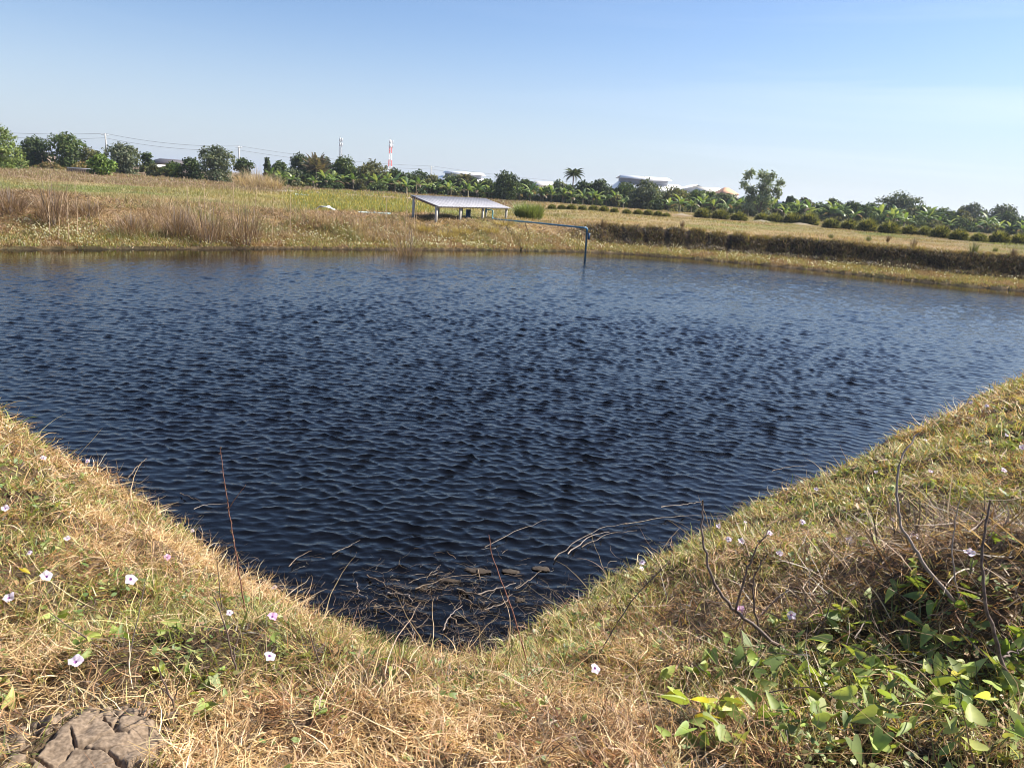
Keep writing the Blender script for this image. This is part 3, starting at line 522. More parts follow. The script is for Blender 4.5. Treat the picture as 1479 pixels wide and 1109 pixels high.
T = [
 ('feathery_tree', 'pale feathery acacia overhanging the left edge above the sheds', -14, 176, 78, 105, 'pale', .8, .1, 11, 0.3),
 ('round_tree', 'dark low dome tree, just right of the feathery acacia', 50, 196, 46, 150, 'dark', 1, .15, 9, 0),
 ('round_tree', 'large dense dark tree left of the first power pole', 96, 191, 50, 150, 'mid', 1.1, .1, 11, 0),
 ('pale_tree', 'thin pale olive tree between two dark trees near the first pole', 131, 212, 40, 152, 'olive', .7, .15, 8, 0.3),
 ('round_tree', 'broad grey-green tree just right of the first power pole', 178, 205, 54, 150, 'grey', 1.1, .05, 11, 0),
 ('small_tree', 'small dark tree left of the long dark roof', 211, 218, 20, 155, 'dark', 1, .1, 6, 0),
 ('small_tree', 'leafy dark shrub tree in front of the long dark roof', 250, 232, 34, 140, 'mid', 1, .05, 7, 0),
 ('small_tree', 'green shrub tree at the right end of the long dark roof', 277, 226, 36, 141, 'dark', 1, .05, 8, 0),
 ('round_tree', 'tall grey-green tree with pale top left of the second power pole', 313, 208, 48, 138, 'grey', 1.0, .08, 11, 0),
 ('round_tree', 'dark tree at the foot of the second power pole', 351, 226, 30, 150, 'dark', 1, .1, 7, 0),
 ('small_tree', 'narrow dark tree above the pale reed clump', 386, 224, 14, 170, 'dark', 1, .1, 5, 0),
 ('small_tree', 'small olive tree between reed clump and brown fan palm', 404, 231, 26, 165, 'mid', 1, .1, 6, 0),
 ('round_tree', 'dark spreading tree left of the brown fan palm', 432, 222, 40, 170, 'dark', 1, .1, 9, 0),
 ('small_tree', 'greyish tree right behind the brown fan palm', 470, 224, 30, 176, 'grey', .8, .1, 8, 0.2),
 ('round_tree', 'dark bushy tree beneath the grey lattice mast', 497, 225, 42, 168, 'mid', 1, .1, 9, 0),
 ('round_tree', 'yellowish olive tree just left of the red and white tower', 538, 230, 52, 170, 'olive', .9, .1, 10, 0),
 ('small_tree', 'small dark tree below the red and white tower', 571, 243, 28, 172, 'dark', 1, .1, 7, 0),
 ('round_tree', 'dark sloping tree between the tower and the first white warehouse', 600, 250, 46, 175, 'dark', 1, .05, 9, 0),
 ('small_tree', 'tree in front of the first white warehouse, left part', 655, 259, 30, 160, 'dark', 1, .1, 7, 0),
 ('round_tree', 'dark tree at the right end of the first white warehouse', 703, 257, 34, 165, 'mid', 1, .1, 8, 0),
 ('round_tree', 'largest dark tree between the two white warehouses', 732, 247, 44, 165, 'dark', 1, .1, 10, 0),
 ('small_tree', 'low tree left of the small cream building', 758, 257, 26, 166, 'mid', 1, .1, 6, 0),
 ('small_tree', 'shrub tree in front of the small cream building', 800, 268, 30, 150, 'dark', 1, .05, 6, 0),
 ('small_tree', 'low dark tree just right of the tall coconut palm', 848, 262, 24, 165, 'dark', 1, .1, 6, 0),
 ('round_tree', 'round dark tree left of the large white warehouse', 868, 257, 36, 158, 'dark', 1, .1, 8, 0),
 ('round_tree', 'spreading tree before the left end of the large white warehouse', 905, 262, 44, 150, 'mid', .9, .05, 9, 0),
 ('round_tree', 'spreading grey-green tree before the centre of the large white warehouse', 935, 258, 54, 150, 'grey', .9, .05, 10, 0),
 ('round_tree', 'olive tree before the right part of the large white warehouse', 975, 268, 52, 140, 'olive', 1, .05, 10, 0),
 ('round_tree', 'dark tree below the gable of the large white warehouse', 1010, 272, 44, 138, 'mid', 1, .05, 9, 0),
 ('small_tree', 'tree before the orange roof', 1048, 277, 50, 135, 'grey', 1, .05, 8, 0),
 ('small_tree', 'low tree at the foot of the tall wispy tree', 1088, 289, 40, 130, 'mid', 1, .05, 7, 0),
 ('small_tree', 'low tree before the long grey shed, left end', 1132, 294, 34, 125, 'mid', 1, .05, 7, 0),
 ('small_tree', 'round dark mango-like tree before the long grey shed, right end', 1168, 297, 30, 100, 'dark', 1.1, .1, 7, 0),
 ('small_tree', 'thin topped dark tree right of the long grey shed', 1204, 284, 24, 130, 'grey', .9, .1, 7, .2),
 ('round_tree', 'dark round tree second to the right of the long grey shed', 1236, 290, 38, 130, 'dark', 1, .1, 8, 0),
 ('small_tree', 'low tree left of the little white gable', 1252, 294, 30, 105, 'mid', 1, .1, 7, 0),
 ('large_tree', 'large grey-green spreading tree on the right skyline', 1303, 277, 62, 190, 'grey', 1.0, .1, 12, 0.1),
 ('small_tree', 'dark tree overlapping the left foot of the large skyline tree', 1240, 306, 36, 95, 'dark', 1.1, .1, 8, 0),
 ('small_tree', 'dark orchard tree right below the large skyline tree', 1332, 311, 34, 95, 'dark', 1, .1, 8, 0),
 ('round_tree', 'bluish distant tree first right of the large skyline tree', 1352, 299, 40, 230, 'grey', 1, .05, 8, 0),
 ('small_tree', 'dark orchard tree with trunk showing, near the white wall', 1383, 311, 42, 96, 'dark', 1.1, .22, 9, 0),
 ('round_tree', 'bluish distant tree second right of the large skyline tree', 1409, 291, 38, 240, 'grey', 1, .05, 8, 0),
 ('round_tree', 'bluish distant tree at the right end of the skyline', 1452, 294, 46, 230, 'grey', 1, .05, 9, 0),
 ('small_tree', 'dark orchard tree at the right edge of the photo', 1470, 318, 40, 92, 'dark', 1, .1, 8, 0),
 ('small_tree', 'dark orchard tree with bare trunk above the dry grass, far right row', 1368, 326, 30, 84, 'mid', 1.1, .3, 7, 0),
 ('small_tree', 'isolated bright green small tree in the field before the left trees', 145, 221, 36, 112, 'bright', 1.2, .22, 9, 0),
 ('orange_shrub', 'orange-tinged shrub left of the low white wall', 72, 232, 44, 138, 'orange', .9, .0, 7, .1),
 ('orange_shrub', 'olive shrub at the foot of the acacia', 22, 224, 46, 118, 'pale', .9, .0, 7, .1),
 ('orange_shrub', 'yellowish shrub behind the isolated small tree', 118, 232, 30, 146, 'orange', .9, .0, 6, .1),
 ('orange_shrub', 'olive shrub right below the small dark tree by the roof', 222, 236, 26, 140, 'olive', .9, .0, 6, .1),
]
rowbase = lambda px: np.interp(px, [380, 600, 760, 850, 960, 1100, 1200, 1300, 1479], [268, 280, 290, 297, 306, 315, 322, 330, 342])
rowdist = lambda px: min(float(P(float(px), float(rowbase(px)), 1.33)[1]), 170)
for nm, lb, px, yt, w, D, pal, dn, low, lo, op in T:
    if px > 1100 and D < 110: D = rowdist(px) - 3
    elif px > 500 and 'isolated' not in lb: D = max(D, rowdist(px) + (9 if px > 1000 or len(lb) % 2 else -4))
    tree(nm, lb, 'tree' if 'shrub' not in nm else 'shrub', px, yt, w, D, pal, dn, low, lo, TG if 'shrub' not in nm else 'shrubs before the left trees', open_=op)
# tall wispy tree of three uneven heads
rt = empty('wispy_tree', (*PD(1096., 300., 160)[:2], 1.45)); tag(rt, 'tall wispy eucalyptus-like tree right of the orange roof', 'tree', TG)
cs, rd = [], []
sc = 160 / F
for (ax_, ay, rx, ry) in [(-20, 50, 7, 8), (-24, 38, 6, 8), (-15, 30, 8, 8), (-2, 52, 9, 7), (6, 44, 10, 9), (0, 34, 11, 9), (10, 30, 9, 9), (23, 44, 7, 7), (24, 33, 6, 9), (4, 20, 12, 9), (-12, 20, 9, 8), (-16, 10, 9, 8), (6, 8, 12, 9), (-16, 56, 5, 5), (12, 54, 6, 5), (26, 26, 4, 6)]:
    cs.append([ax_ * sc, rnd.uniform(-1, 1), ay * sc + 0.6]); rd.append([rx * sc * 1.1, rx * sc, ry * sc * 1.35])
v, q, c = cloud(cs, rd, 3300, 0.25, [(0.20, 0.25, 0.14), (0.28, 0.32, 0.20), (0.14, 0.18, 0.10), (0.34, 0.38, 0.26)], up=0.1, shell=0.1, asp=2.4); link('crown', npmesh('crown', v, q, FOL, c), rt)
b = MB(); b.tube([[0.1, 0, -.3], [0.3, 0, 3], [0.2, 0, 6]], [.16, .12, .06])
for cc in cs[::2]: b.tube([[0.2, 0, 1.2], [cc[0] * .5 + .1, cc[1] * .5, cc[2] * .6], cc], [.08, .05, .02], 5)
b.build('trunk', BARK, rt)

# palms
def palm(name, label, px, ytop, wpx, D, pal, nf=22, trunk=True, stiff=False):
    D = max(D, rowdist(px) + 8); top = PD(px, ytop, D); gz = float(ground(top[0], D)); H = top[2] - gz; Lf = wpx * D / F * 0.56
    root = empty(name, (top[0], D, gz)); tag(root, label, 'palm', 'palms among the far trees')
    hc = H - Lf * (0.75 if not stiff else 0.9); V, Qs, C, k = [], [], [], 0; Vr = MB()
    for i in range(nf):
        a = i * 2.39996; el = (1.25 - 1.55 * i / nf) if not stiff else (1.35 - 1.5 * i / nf); pts = []
        p = np.array([0, 0, hc]); e = el
        for s in range(8):
            pts.append(p.copy()); p = p + np.array([math.cos(e) * math.cos(a), math.cos(e) * math.sin(a), math.sin(e)]) * Lf / 7; e -= 0.20 if not stiff else 0.06
        pts = np.array(pts); side = np.array([-math.sin(a), math.cos(a), 0])
        for s in range(1, 8):
            for sg in (-1, 1):
                for jx in range(3):
                    q0 = pts[s] + (pts[s] - pts[s - 1]) * (jx / 3 - 0.5); ll = Lf * 0.27 * math.sin(math.pi * min(0.93, (s + jx / 3) / 8 + 0.08)); dr = side * sg * 0.8 + (pts[s] - pts[s - 1]) / (Lf / 7) * 0.5 + np.array([0, 0, -0.5])
                    dr /= np.linalg.norm(dr); q1 = q0 + dr * ll; wv = np.array([0, 0, 1]) * Lf * 0.016 + (pts[s] - pts[s - 1]) * 0.14
                    V += [q0 - wv, q0 + wv, q1 + wv * .2, q1 - wv * .2]; Qs.append([k, k + 1, k + 2, k + 3]); k += 4
        Vr.tube(pts, np.linspace(.035, .012, 8), 4)
    n = len(Qs); c = np.repeat(pick(pal, n, .3), 4, 0)
    fr = link('fronds', npmesh('fronds', np.array(V), np.array(Qs), FOL, c), root)
    Vr.build('frond_stalks', BARK, root)
    b = MB(); b.tube([[0.15, 0, -.3], [-0.05, 0, hc * .5], [0, 0, hc]], [.2, .14, .12], 8); b.build('trunk', BARK, root)
palm('coconut_palm', 'tall coconut palm with a dark round head left of the large warehouse', 830, 239, 30, 150, [(0.06, 0.085, 0.035), (0.10, 0.13, 0.05), (0.05, 0.06, 0.03)], 26)
palm('coconut_palm', 'coconut palm before the first white warehouse', 672, 247, 24, 150, [(0.09, 0.11, 0.04), (0.13, 0.14, 0.06), (0.2, 0.15, 0.08)], 20)
palm('fan_palm', 'brownish spiky palm among the trees left of the lattice mast', 457, 221, 42, 160, [(0.16, 0.13, 0.09), (0.22, 0.18, 0.12), (0.10, 0.11, 0.05)], 30, stiff=True)

# banana plants: three of a kind, copied
def banana_proto(seed):
    r_ = np.random.RandomState(seed); V, Qs, C, k = [], [], [], 0; root = empty('banana_plant')
    for i in range(9):
        a = i * 2.4 + r_.rand(); L = 1.25 + 0.6 * r_.rand(); e = 1.52 - 0.13 * i + 0.2 * r_.rand(); p = np.array([0, 0, 0.75 + 0.35 * r_.rand()]); pts = []
        for s in range(8): pts.append(p.copy()); p = p + np.array([math.cos(e) * math.cos(a), math.cos(e) * math.sin(a), math.sin(e)]) * L / 7; e -= 0.17 + 0.1 * r_.rand()
        side = np.array([-math.sin(a), math.cos(a), 0]); col = np.array([(0.10, 0.17, 0.045), (0.16, 0.24, 0.06), (0.07, 0.12, 0.035), (0.27, 0.33, 0.11)][r_.randint(4)])
        if i == 8: col = np.array([0.16, 0.12, 0.07])
        for s in range(7):
            w0, w1 = [0.21 * math.sin(math.pi * min(1, max(0.03, (t - 0.8) / 6.4))) ** 0.6 + 0.015 for t in (s, s + 1)]
            for sg in (-1, 1):
                tz0 = -w0 * (0.25 + 0.3 * r_.rand()); tz1 = -w1 * (0.25 + 0.3 * r_.rand())
                V += [pts[s], pts[s + 1], pts[s + 1] + side * sg * w1 + [0, 0, tz1], pts[s] + side * sg * w0 + [0, 0, tz0]]; Qs.append([k, k + 1, k + 2, k + 3]); k += 4; C += [col * (0.8 + 0.4 * r_.rand())] * 4
    link('leaves', npmesh('leaves', np.array(V), np.array(Qs), BAN, np.array(C)), root)
    b = MB(); b.tube([[0, 0, -0.3], [0, 0, 0.6], [0.02, 0, 0.95]], [.12, .10, .07], 7); b.build('pseudostem', solid('banana_stem', (0.13, 0.12, 0.06), .7, c2=(0.2, 0.15, 0.09)), root)
    return root
BAN = leafmat('banana_leaf', 0.40, 0.45, 0.05, var=0.15, nsc=1.5)
BP = [banana_proto(s) for s in (1, 2, 3)]
used = [False] * 3
spots = []
xq = 392.0
while xq < 1500:
    spots.append((xq + rnd.uniform(-3, 3), 0)); xq += 15 if xq < 960 else 17
for extra in (405, 427, 452, 480, 505, 530, 555, 620, 650, 690, 712, 745, 783, 815, 860, 905, 942, 1075, 1085, 1110, 1142, 1195, 1215, 1255, 1268, 1290, 1335, 1425, 1440, 1475): spots.append((extra + rnd.uniform(-4, 4), 1))
spots.sort()
zones = [(0, 480, 'left of the grey lattice mast'), (480, 580, 'below the two masts'), (580, 720, 'behind the low shelter'), (720, 830, 'between shelter and tall palm'), (830, 890, 'right of the tall palm'), (890, 1035, 'below the large warehouse'), (1035, 1120, 'below the wispy tree'), (1120, 1190, 'before the long grey shed'), (1190, 1275, 'left of the large skyline tree'), (1275, 1345, 'below the large skyline tree'), (1345, 1700, 'at the far right')]
cnt = {}
for i, (px, back) in enumerate(spots):
    yb = float(rowbase(px)) - (3.0 if back else 0) + rnd.uniform(-2, 1.5); hpx = rnd.uniform(20, 33) if px < 1000 else rnd.uniform(19, 36)
    gr = P(px, yb, 1.33); D = min(float(gr[1]), 170); p = PD(px, yb, D); gz = float(ground(p[0], p[1])); H = hpx * D / F; k = rnd.randrange(3)
    o_ = BP[k] if not used[k] else dup(BP[k]); used[k] = True
    o_.location = (float(p[0]), float(p[1]), gz - 0.05); s_ = H / 2.45; o_.scale = (s_ * rnd.uniform(.85, 1.1),) * 2 + (s_,); o_.rotation_euler = (0, 0, rnd.uniform(0, 6.28))
    zn = next(z for z in zones if z[0] <= px < z[1])[2]; c_ = cnt.get(zn, 0); cnt[zn] = c_ + 1
    tag(o_, '%s banana plant from the left %s' % (ordn(c_), zn), 'banana plant', 'banana plants along the far edge of the field')
# dark understorey shrubs behind and between the bananas
cnt = {}
for i, px in enumerate(np.arange(396, 1500, 11.5)):
    px = float(px + rnd.uniform(-4, 4)); fr_ = i % 5 in (1, 3); yb = float(rowbase(px)) - 2.5 + (3 if fr_ else 0); D = min(float(P(px, yb, 1.33)[1]) + (0 if fr_ else 4), 178)
    zn = next(z for z in zones if z[0] <= px < z[1])[2]; c_ = cnt.get(zn, 0); cnt[zn] = c_ + 1
    tree('understorey_shrub', '%s dark leafy shrub from the left %s' % (ordn(c_), zn), 'shrub', px, yb - (rnd.uniform(9, 21) if fr_ else rnd.uniform(17, 28) if px < 1000 else rnd.uniform(13, 25)), rnd.uniform(18, 36), D, ['dark', 'mid', 'dark', 'olive'][i % 4], 1.0, 0, 6, 'dark shrubs among the banana plants')
cnt = {}
for i, px in enumerate(np.arange(404, 1500, 15.5)):
    px = float(px + rnd.uniform(-5, 5))
    if 766 < px < 803: continue
    yb = float(rowbase(px)); D = rowdist(px) + 16; zn = next(z for z in zones if z[0] <= px < z[1])[2]; c_ = cnt.get(zn, 0); cnt[zn] = c_ + 1
    tree('orchard_tree', '%s orchard tree from the left in the belt %s' % (ordn(c_), zn), 'tree', px, yb - (rnd.uniform(24, 36) if px < 1000 else rnd.uniform(24, 38)), rnd.uniform(24, 40), D, ['mid', 'grey', 'mid', 'dark', 'olive'][i % 5], .7, .12, 7, 'orchard trees behind the banana plants', open_=rnd.uniform(0, .5))
# clipped grass clumps, a row of domes before the bananas
def dome(seed):
    n = 1500; root = empty('grass_clump'); d = rs.randn(n, 3); d[:, 2] = np.abs(d[:, 2]) * 0.9 + 0.02; d /= np.linalg.norm(d, axis=1)[:, None]
    p = d * np.array([0.55, 0.55, 0.62]) * rs.uniform(0.55, 0.95, n)[:, None]; az = np.arctan2(d[:, 1], d[:, 0]); inc = np.arccos(d[:, 2])
    c = pick([(0.12, 0.15, 0.045), (0.18, 0.20, 0.06), (0.26, 0.27, 0.08), (0.10, 0.12, 0.04)], n, .25); e = pick([(0.24, 0.24, 0.07), (0.38, 0.33, 0.11), (0.16, 0.18, 0.06)], n)
    v, q, c = blades(p, az, rs.uniform(.2, .45, n), rs.uniform(.02, .04, n), inc * 0.8, rs.uniform(.1, .9, n), c, 3, .2, clamp=False, endcol=e)
    link('foliage', npmesh('foliage', v, q, GRASS, c), root)
    v, q, c = cloud([[0, 0, .15]], [[.58, .58, .55]], 400, .12, [(0.05, 0.06, 0.025), (0.08, 0.09, 0.03)], up=0.2, shell=.8); link('base_leaves', npmesh('base_leaves', v, q, FOL, c), root)
    return root
DP = [dome(i) for i in range(3)]; used = [False] * 3
DL = [(797, 303, 12), (811, 304, 12), (825, 305, 14), (841, 306, 13), (857, 306.5, 14), (872, 308, 14), (887, 309, 12), (905, 311, 13), (921, 312, 14), (936, 313, 14), (950, 315, 13), (962, 316, 12),
      (1014, 317, 22), (1040, 319, 24), (1067, 321, 22), (1100, 322, 20), (1118, 324, 22), (1143, 326, 24), (1168, 328, 26), (1200, 332, 24), (1226, 334.5, 24), (1252, 337, 28), (1283, 340, 28), (1312, 342, 24), (1335, 344, 20), (1357, 347, 26), (1384, 350, 24), (1412, 352, 22), (1442, 354, 26), (1470, 356, 24)]
for i, (px, yb, w) in enumerate(DL):
    gr = P(float(px), yb - 1.0, 1.42); D = float(gr[1]); k = i % 3; o_ = DP[k] if not used[k] else dup(DP[k]); used[k] = True
    o_.location = (float(gr[0]), D, float(ground(gr[0], gr[1])) - .03); s_ = w * D / F / 1.25; o_.scale = (s_, s_, s_ * rnd.uniform(.85, 1.1)); o_.rotation_euler = (0, 0, rnd.uniform(0, 6.28))
    g1 = i < 12; tag(o_, '%s rounded grass clump from the left in the %s' % (ordn(i if g1 else i - 12), 'row of small clumps behind the pipe' if g1 else 'row of large clumps on the right'), 'grass clump', 'rounded grass clumps edging the far field')

# green bush right of the shelter, reed clump left of centre, brown weed bushes
def weedbush(name, label, cat, px, yb, ht, wpx, D, pal, n, wd=0.03, spread=0.35, group=None, pal2=None):
    p = PD(float(px), float(yb), D); gz = float(ground(p[0], p[1])); H = ht * D / F; w = wpx * D / F
    root = empty(name, (p[0], p[1], gz)); tag(root, label, cat, group)
    a = rs.rand(n) * 6.28; r_ = np.sqrt(rs.rand(n)) * w * 0.42; q0 = np.stack([r_ * np.cos(a), r_ * np.sin(a), rs.rand(n) * H * .35], -1)
    v, q, c = blades(q0, a + rs.randn(n) * .8, rs.uniform(.15, .85, n) * H, np.full(n, wd) * rs.uniform(.6, 1.3, n), rs.rand(n) * spread + r_ / w * .6, rs.uniform(0, .7, n), pick(pal, n, .25), 3, .25, clamp=False, endcol=pick(pal2 or pal, n, .25))
    link('foliage', npmesh('foliage', v, q, GRASS, c), root)
    b = MB()
    for i in range(7):
        a = rnd.random() * 6.28; rr_ = w * .3 * rnd.random(); b.tube([[rr_ * math.cos(a) * .4, rr_ * math.sin(a) * .4, -.1], [rr_ * math.cos(a), rr_ * math.sin(a), H * .4], [rr_ * math.cos(a) * 1.4, rr_ * math.sin(a) * 1.4, H * rnd.uniform(.7, 1)]], [.02, .014, .006], 4)
    b.build('stems', BARK, root)
REEDP = [(0.44, 0.32, 0.2), (0.34, 0.23, 0.14), (0.55, 0.43, 0.27), (0.25, 0.17, 0.10)]
weedbush('green_bush', 'fluffy green bush just right of the low shelter', 'bush', 763, 315, 25, 42, 60, [(0.12, 0.17, 0.05), (0.18, 0.22, 0.07)], 2600, .035, .5, None, [(0.22, 0.27, 0.09)])
for i, (px, yb, ht, w, D) in enumerate([(352, 264, 27, 26, 100), (372, 268, 34, 30, 95), (396, 270, 26, 26, 95)]):
    weedbush('reed_clump', ['low pale reed clump, left one of three at the field edge', 'tallest pale reed clump, middle one of three at the field edge', 'pale reed clump, right one of three at the field edge'][i], 'reeds', px, yb, ht, w, D, [(0.55, 0.43, 0.28), (0.40, 0.29, 0.18), (0.62, 0.50, 0.34), (0.28, 0.2, 0.13)], 420, .032, .95, 'pale reed clumps at the field edge')
WB = [(20, 352, 44, 50, 31), (80, 350, 72, 44, 31), (130, 345, 30, 50, 33), (190, 348, 40, 60, 32), (255, 340, 50, 50, 33), (300, 342, 62, 60, 33), (355, 340, 64, 50, 34), (395, 352, 44, 40, 31), (455, 352, 36, 50, 32), (505, 352, 42, 50, 32), (556, 350, 60, 46, 33), (590, 346, 78, 44, 36), (628, 350, 34, 40, 36), (690, 350, 34, 40, 37), (745, 348, 40, 42, 38), (800, 350, 26, 40, 38)]
WB += [(612, 330, 15, 34, 43.5), (645, 330, 15, 36, 43.5), (668, 330, 13, 36, 45), (706, 332, 14, 40, 46.5), (728, 332, 12, 34, 49)]; WB.sort()
for i, (px, yb, ht, w, D) in enumerate(WB):
    yel = 605 < px < 735
    weedbush('weed_bush', '%s %s weed bush from the left on the far bank' % (ordn(i), 'yellow' if yel else 'dry brown'), 'weed bush', px, yb, ht, w, D, [(0.5, 0.4, 0.14), (0.42, 0.33, 0.12), (0.34, 0.24, 0.1)] if yel else [(0.30, 0.19, 0.12), (0.18, 0.11, 0.075), (0.38, 0.26, 0.165), (0.11, 0.07, 0.05)], *((420, .012, .3) if ht > 58 else (520, .013, .9)), 'dry weed bushes on the far bank')
# single tall dead stalks standing above the far bank
STALK = solid('dead_stalk', (0.30, 0.20, 0.12), .9, c2=(0.5, 0.36, 0.22))
ST = [(72, 345, 285), (84, 345, 278), (100, 348, 270), (112, 340, 262), (146, 330, 290), (240, 345, 288), (272, 342, 268), (288, 344, 282), (300, 346, 262), (312, 340, 276), (335, 346, 260), (366, 340, 270), (392, 345, 285), (420, 340, 282), (560, 345, 282), (585, 340, 272), (598, 336, 262), (600, 330, 285)]
for i, (px, yb, yt) in enumerate(ST):
    g = G(px, yb); D = float(g[1]); t = PD(px + rnd.uniform(-6, 8), float(yt), D); root = empty('dead_stalk', g); tag(root, '%s thin dead stalk from the left rising above the far bank' % ordn(i), 'dead stalk', 'thin dead stalks on the far bank')
    tt = t - g; b = MB(); b.tube([[0, 0, -.1], tt * .5 + [rnd.uniform(-.05, .05), 0, 0], tt], [.016, .012, .006], 5); b.build('stem', STALK, root)
    for j in range(5):
        b = MB(); f = rnd.uniform(.4, .95); a = rnd.random() * 6.28; l_ = .12 + .25 * rnd.random(); b.tube([tt * f, tt * f + [math.cos(a) * l_ * .6, math.sin(a) * l_ * .6, l_]], [.007, .004], 4); b.build('side_twig', STALK, root)
# small weeds in the right field
for i, (px, yb, ht) in enumerate([(1200, 345, 8), (1254, 349, 10), (1282, 350, 11), (1318, 360, 18), (1405, 369, 22), (1437, 364, 8), (1463, 373, 17), (985, 330, 12), (870, 330, 14)]):
    g = G(px, yb); weedbush('field_weed', '%s small upright weed from the left in the tan field beyond the cut bank' % ordn([2, 3, 4, 5, 6, 7, 8, 1, 0][i]), 'weed', px, yb, ht, ht * .9 if i in (0, 1, 5) else ht * .45, float(g[1]), [(0.14, 0.17, 0.06), (0.2, 0.2, 0.08)] if i in (0, 1, 4, 5) else [(0.15, 0.1, 0.07), (0.22, 0.15, 0.09)], 160, .016, .4, 'small weeds in the right field')

# ------------------------------------------------------------------ buildings and masts far behind
WHT = solid('white_sheet_roof', (0.80, 0.80, 0.80), .45, var=.04); GRYW = solid('grey_wall', (0.30, 0.31, 0.33), .8, var=.08); DRK = solid('dark_sheet_roof', (0.085, 0.075, 0.08), .7, var=.3)
CRM = solid('cream_wall', (0.62, 0.58, 0.50), .85, var=.07); ORG = solid('orange_tile', (0.60, 0.30, 0.17), .8, var=.12); WOOD = solid('weathered_wood', (0.20, 0.15, 0.12), .9, var=.3, nsc=9)
DARKGAP = solid('vent_shade_grey', (0.20, 0.21, 0.24), .8, var=.1); GLASS = solid('dark_window', (0.04, 0.05, 0.06), .15)  # dark grey of the vent faces has the shade under the vent roofs painted in
def quadz(pxs, D, name, m_, parent, th_=None): ...
def roofed(name, label, x0, x1, yr0, yr1, ye0, ye1, D, depth, mr_, mw, ridge_in=0.0, group=None):
    """long building seen side on: eave line (ye0..ye1), ridge line behind it (yr0..yr1); px at the two ends"""
    a = PD(float(x0), float(ye0), D); b_ = PD(float(x1), float(ye1), D); c = PD(float(x0 + ridge_in), float(yr0), D + depth / 2); d = PD(float(x1 - ridge_in), float(yr1), D + depth / 2)
    ez = (a[2] + b_[2]) / 2; rz = max((c[2] + d[2]) / 2, ez + .3); base = 1.2
    root = empty(name, ((a[0] + b_[0]) / 2, D + depth / 2, base)); o = np.array([(a[0] + b_[0]) / 2, D + depth / 2, base]); tag(root, label, 'building', group)
    hx = (b_[0] - a[0]) / 2; hy = depth / 2; rx = (d[0] - c[0]) / 2; e = ez - base; r_ = rz - base; ov = min(1.0, hx * .05)
    w = MB(); w.box([0, 0, e / 2 - .05], [2 * hx - 2 * ov, depth - 1.0, e - .1]); w.build('wall', mw, root)
    if ridge_in == 0:
        g = MB(); 
        for s in (-1, 1): g.add([[s * (hx - ov - .02), -hy + .5, e - .12], [s * (hx - ov - .02), hy - .5, e - .12], [s * (hx - ov - .02), .01, r_ - .25], [s * (hx - ov - .02), -.01, r_ - .25]], [[0, 1, 2, 3]])
        g.build('gable', mw, root)
    rf = MB(); rf.slab([[-hx, -hy, e], [hx, -hy, e], [rx, 0, r_], [-rx, 0, r_]], .18); rf.slab([[-rx, .004, r_], [rx, .004, r_], [hx, hy, e], [-hx, hy, e]], .18)
    if ridge_in:
        for s in (-1, 1): rf.add([[s * hx, -hy, e], [s * hx, hy, e], [s * rx, .01, r_], [s * rx, -.01, r_]], [[0, 1, 2, 3]])
    rfo = rf.build('roof', mr_, root)
    return root, o, rfo, (hx, hy, e, r_)
# first white warehouse with raised ridge vent
root, o, rfo, (hx, hy, e, r_) = roofed('white_warehouse', 'white roofed warehouse behind the trees right of the third power pole', 618, 706, 255, 256, 260, 263, 380, 40, WHT, GRYW, 6)
w = MB(); w.box([1, -1, r_ + .5], [2 * hx * .62, 9, 2.0]); w.build('ridge_vent', DARKGAP, root)
w = MB(); w.slab([[1 - hx * .68, -8, r_ + 1.5], [1 + hx * .72, -8, r_ + 1.5], [1 + hx * .66, -1, r_ + 2.6], [1 - hx * .6, -1, r_ + 2.6]], .25); w.slab([[1 - hx * .6, -1 + .01, r_ + 2.6], [1 + hx * .66, -1 + .01, r_ + 2.6], [1 + hx * .72, 6, r_ + 1.5], [1 - hx * .68, 6, r_ + 1.5]], .25); w.build('vent_roof', WHT, root)
# large white warehouse: main hall with vent, lower gabled bay at the right, small block at the left
root, o, rfo, (hx, hy, e, r_) = roofed('white_warehouse', 'largest white warehouse with raised vent roof behind the trees', 893, 1000, 263, 267, 273, 279, 360, 44, WHT, GRYW, 10)
w = MB(); w.box([-3, -1, r_ + .2], [2 * hx * .66, 10, 2.6]); w.build('ridge_vent', DARKGAP, root)
w = MB(); w.slab([[-3 - hx * .72, -9, r_ + 1.5], [-3 + hx * .74, -9, r_ + 1.5], [-3 + hx * .7, -1, r_ + 2.8], [-3 - hx * .64, -1, r_ + 2.8]], .3); w.slab([[-3 - hx * .64, -.99, r_ + 2.8], [-3 + hx * .7, -.99, r_ + 2.8], [-3 + hx * .74, 7, r_ + 1.5], [-3 - hx * .72, 7, r_ + 1.5]], .3); w.build('vent_roof', WHT, root)
bx = hx + .5; w = MB(); w.box([bx, -hy - 2, 3.4], [19, 8, 7.2]); w.add([[bx - 9.5, -hy - 6.02, 7], [bx + 9.5, -hy - 6.02, 7], [bx + .1, -hy - 6.02, 10.1], [bx - .1, -hy - 6.02, 10.1]], [[0, 1, 2, 3]]); w.build('gable_bay', WHT, root)
w = MB(); w.slab([[bx - 10.5, -hy - 7, 6.9], [bx, -hy - 7, 10.6], [bx, -hy + 12, 10.6], [bx - 10.5, -hy + 12, 6.9]], .3); w.slab([[bx + .004, -hy - 7, 10.6], [bx + 10.5, -hy - 7, 6.9], [bx + 10.5, -hy + 12, 6.9], [bx + .004, -hy + 12, 10.6]], .3); w.build('bay_roof', WHT, root)
roofed('small_building', 'small cream building with pale roof left of the tall coconut palm', 768, 802, 261, 263, 267, 269, 300, 14, solid('pale_roof', (0.66, 0.63, 0.58), .7), CRM, 4)
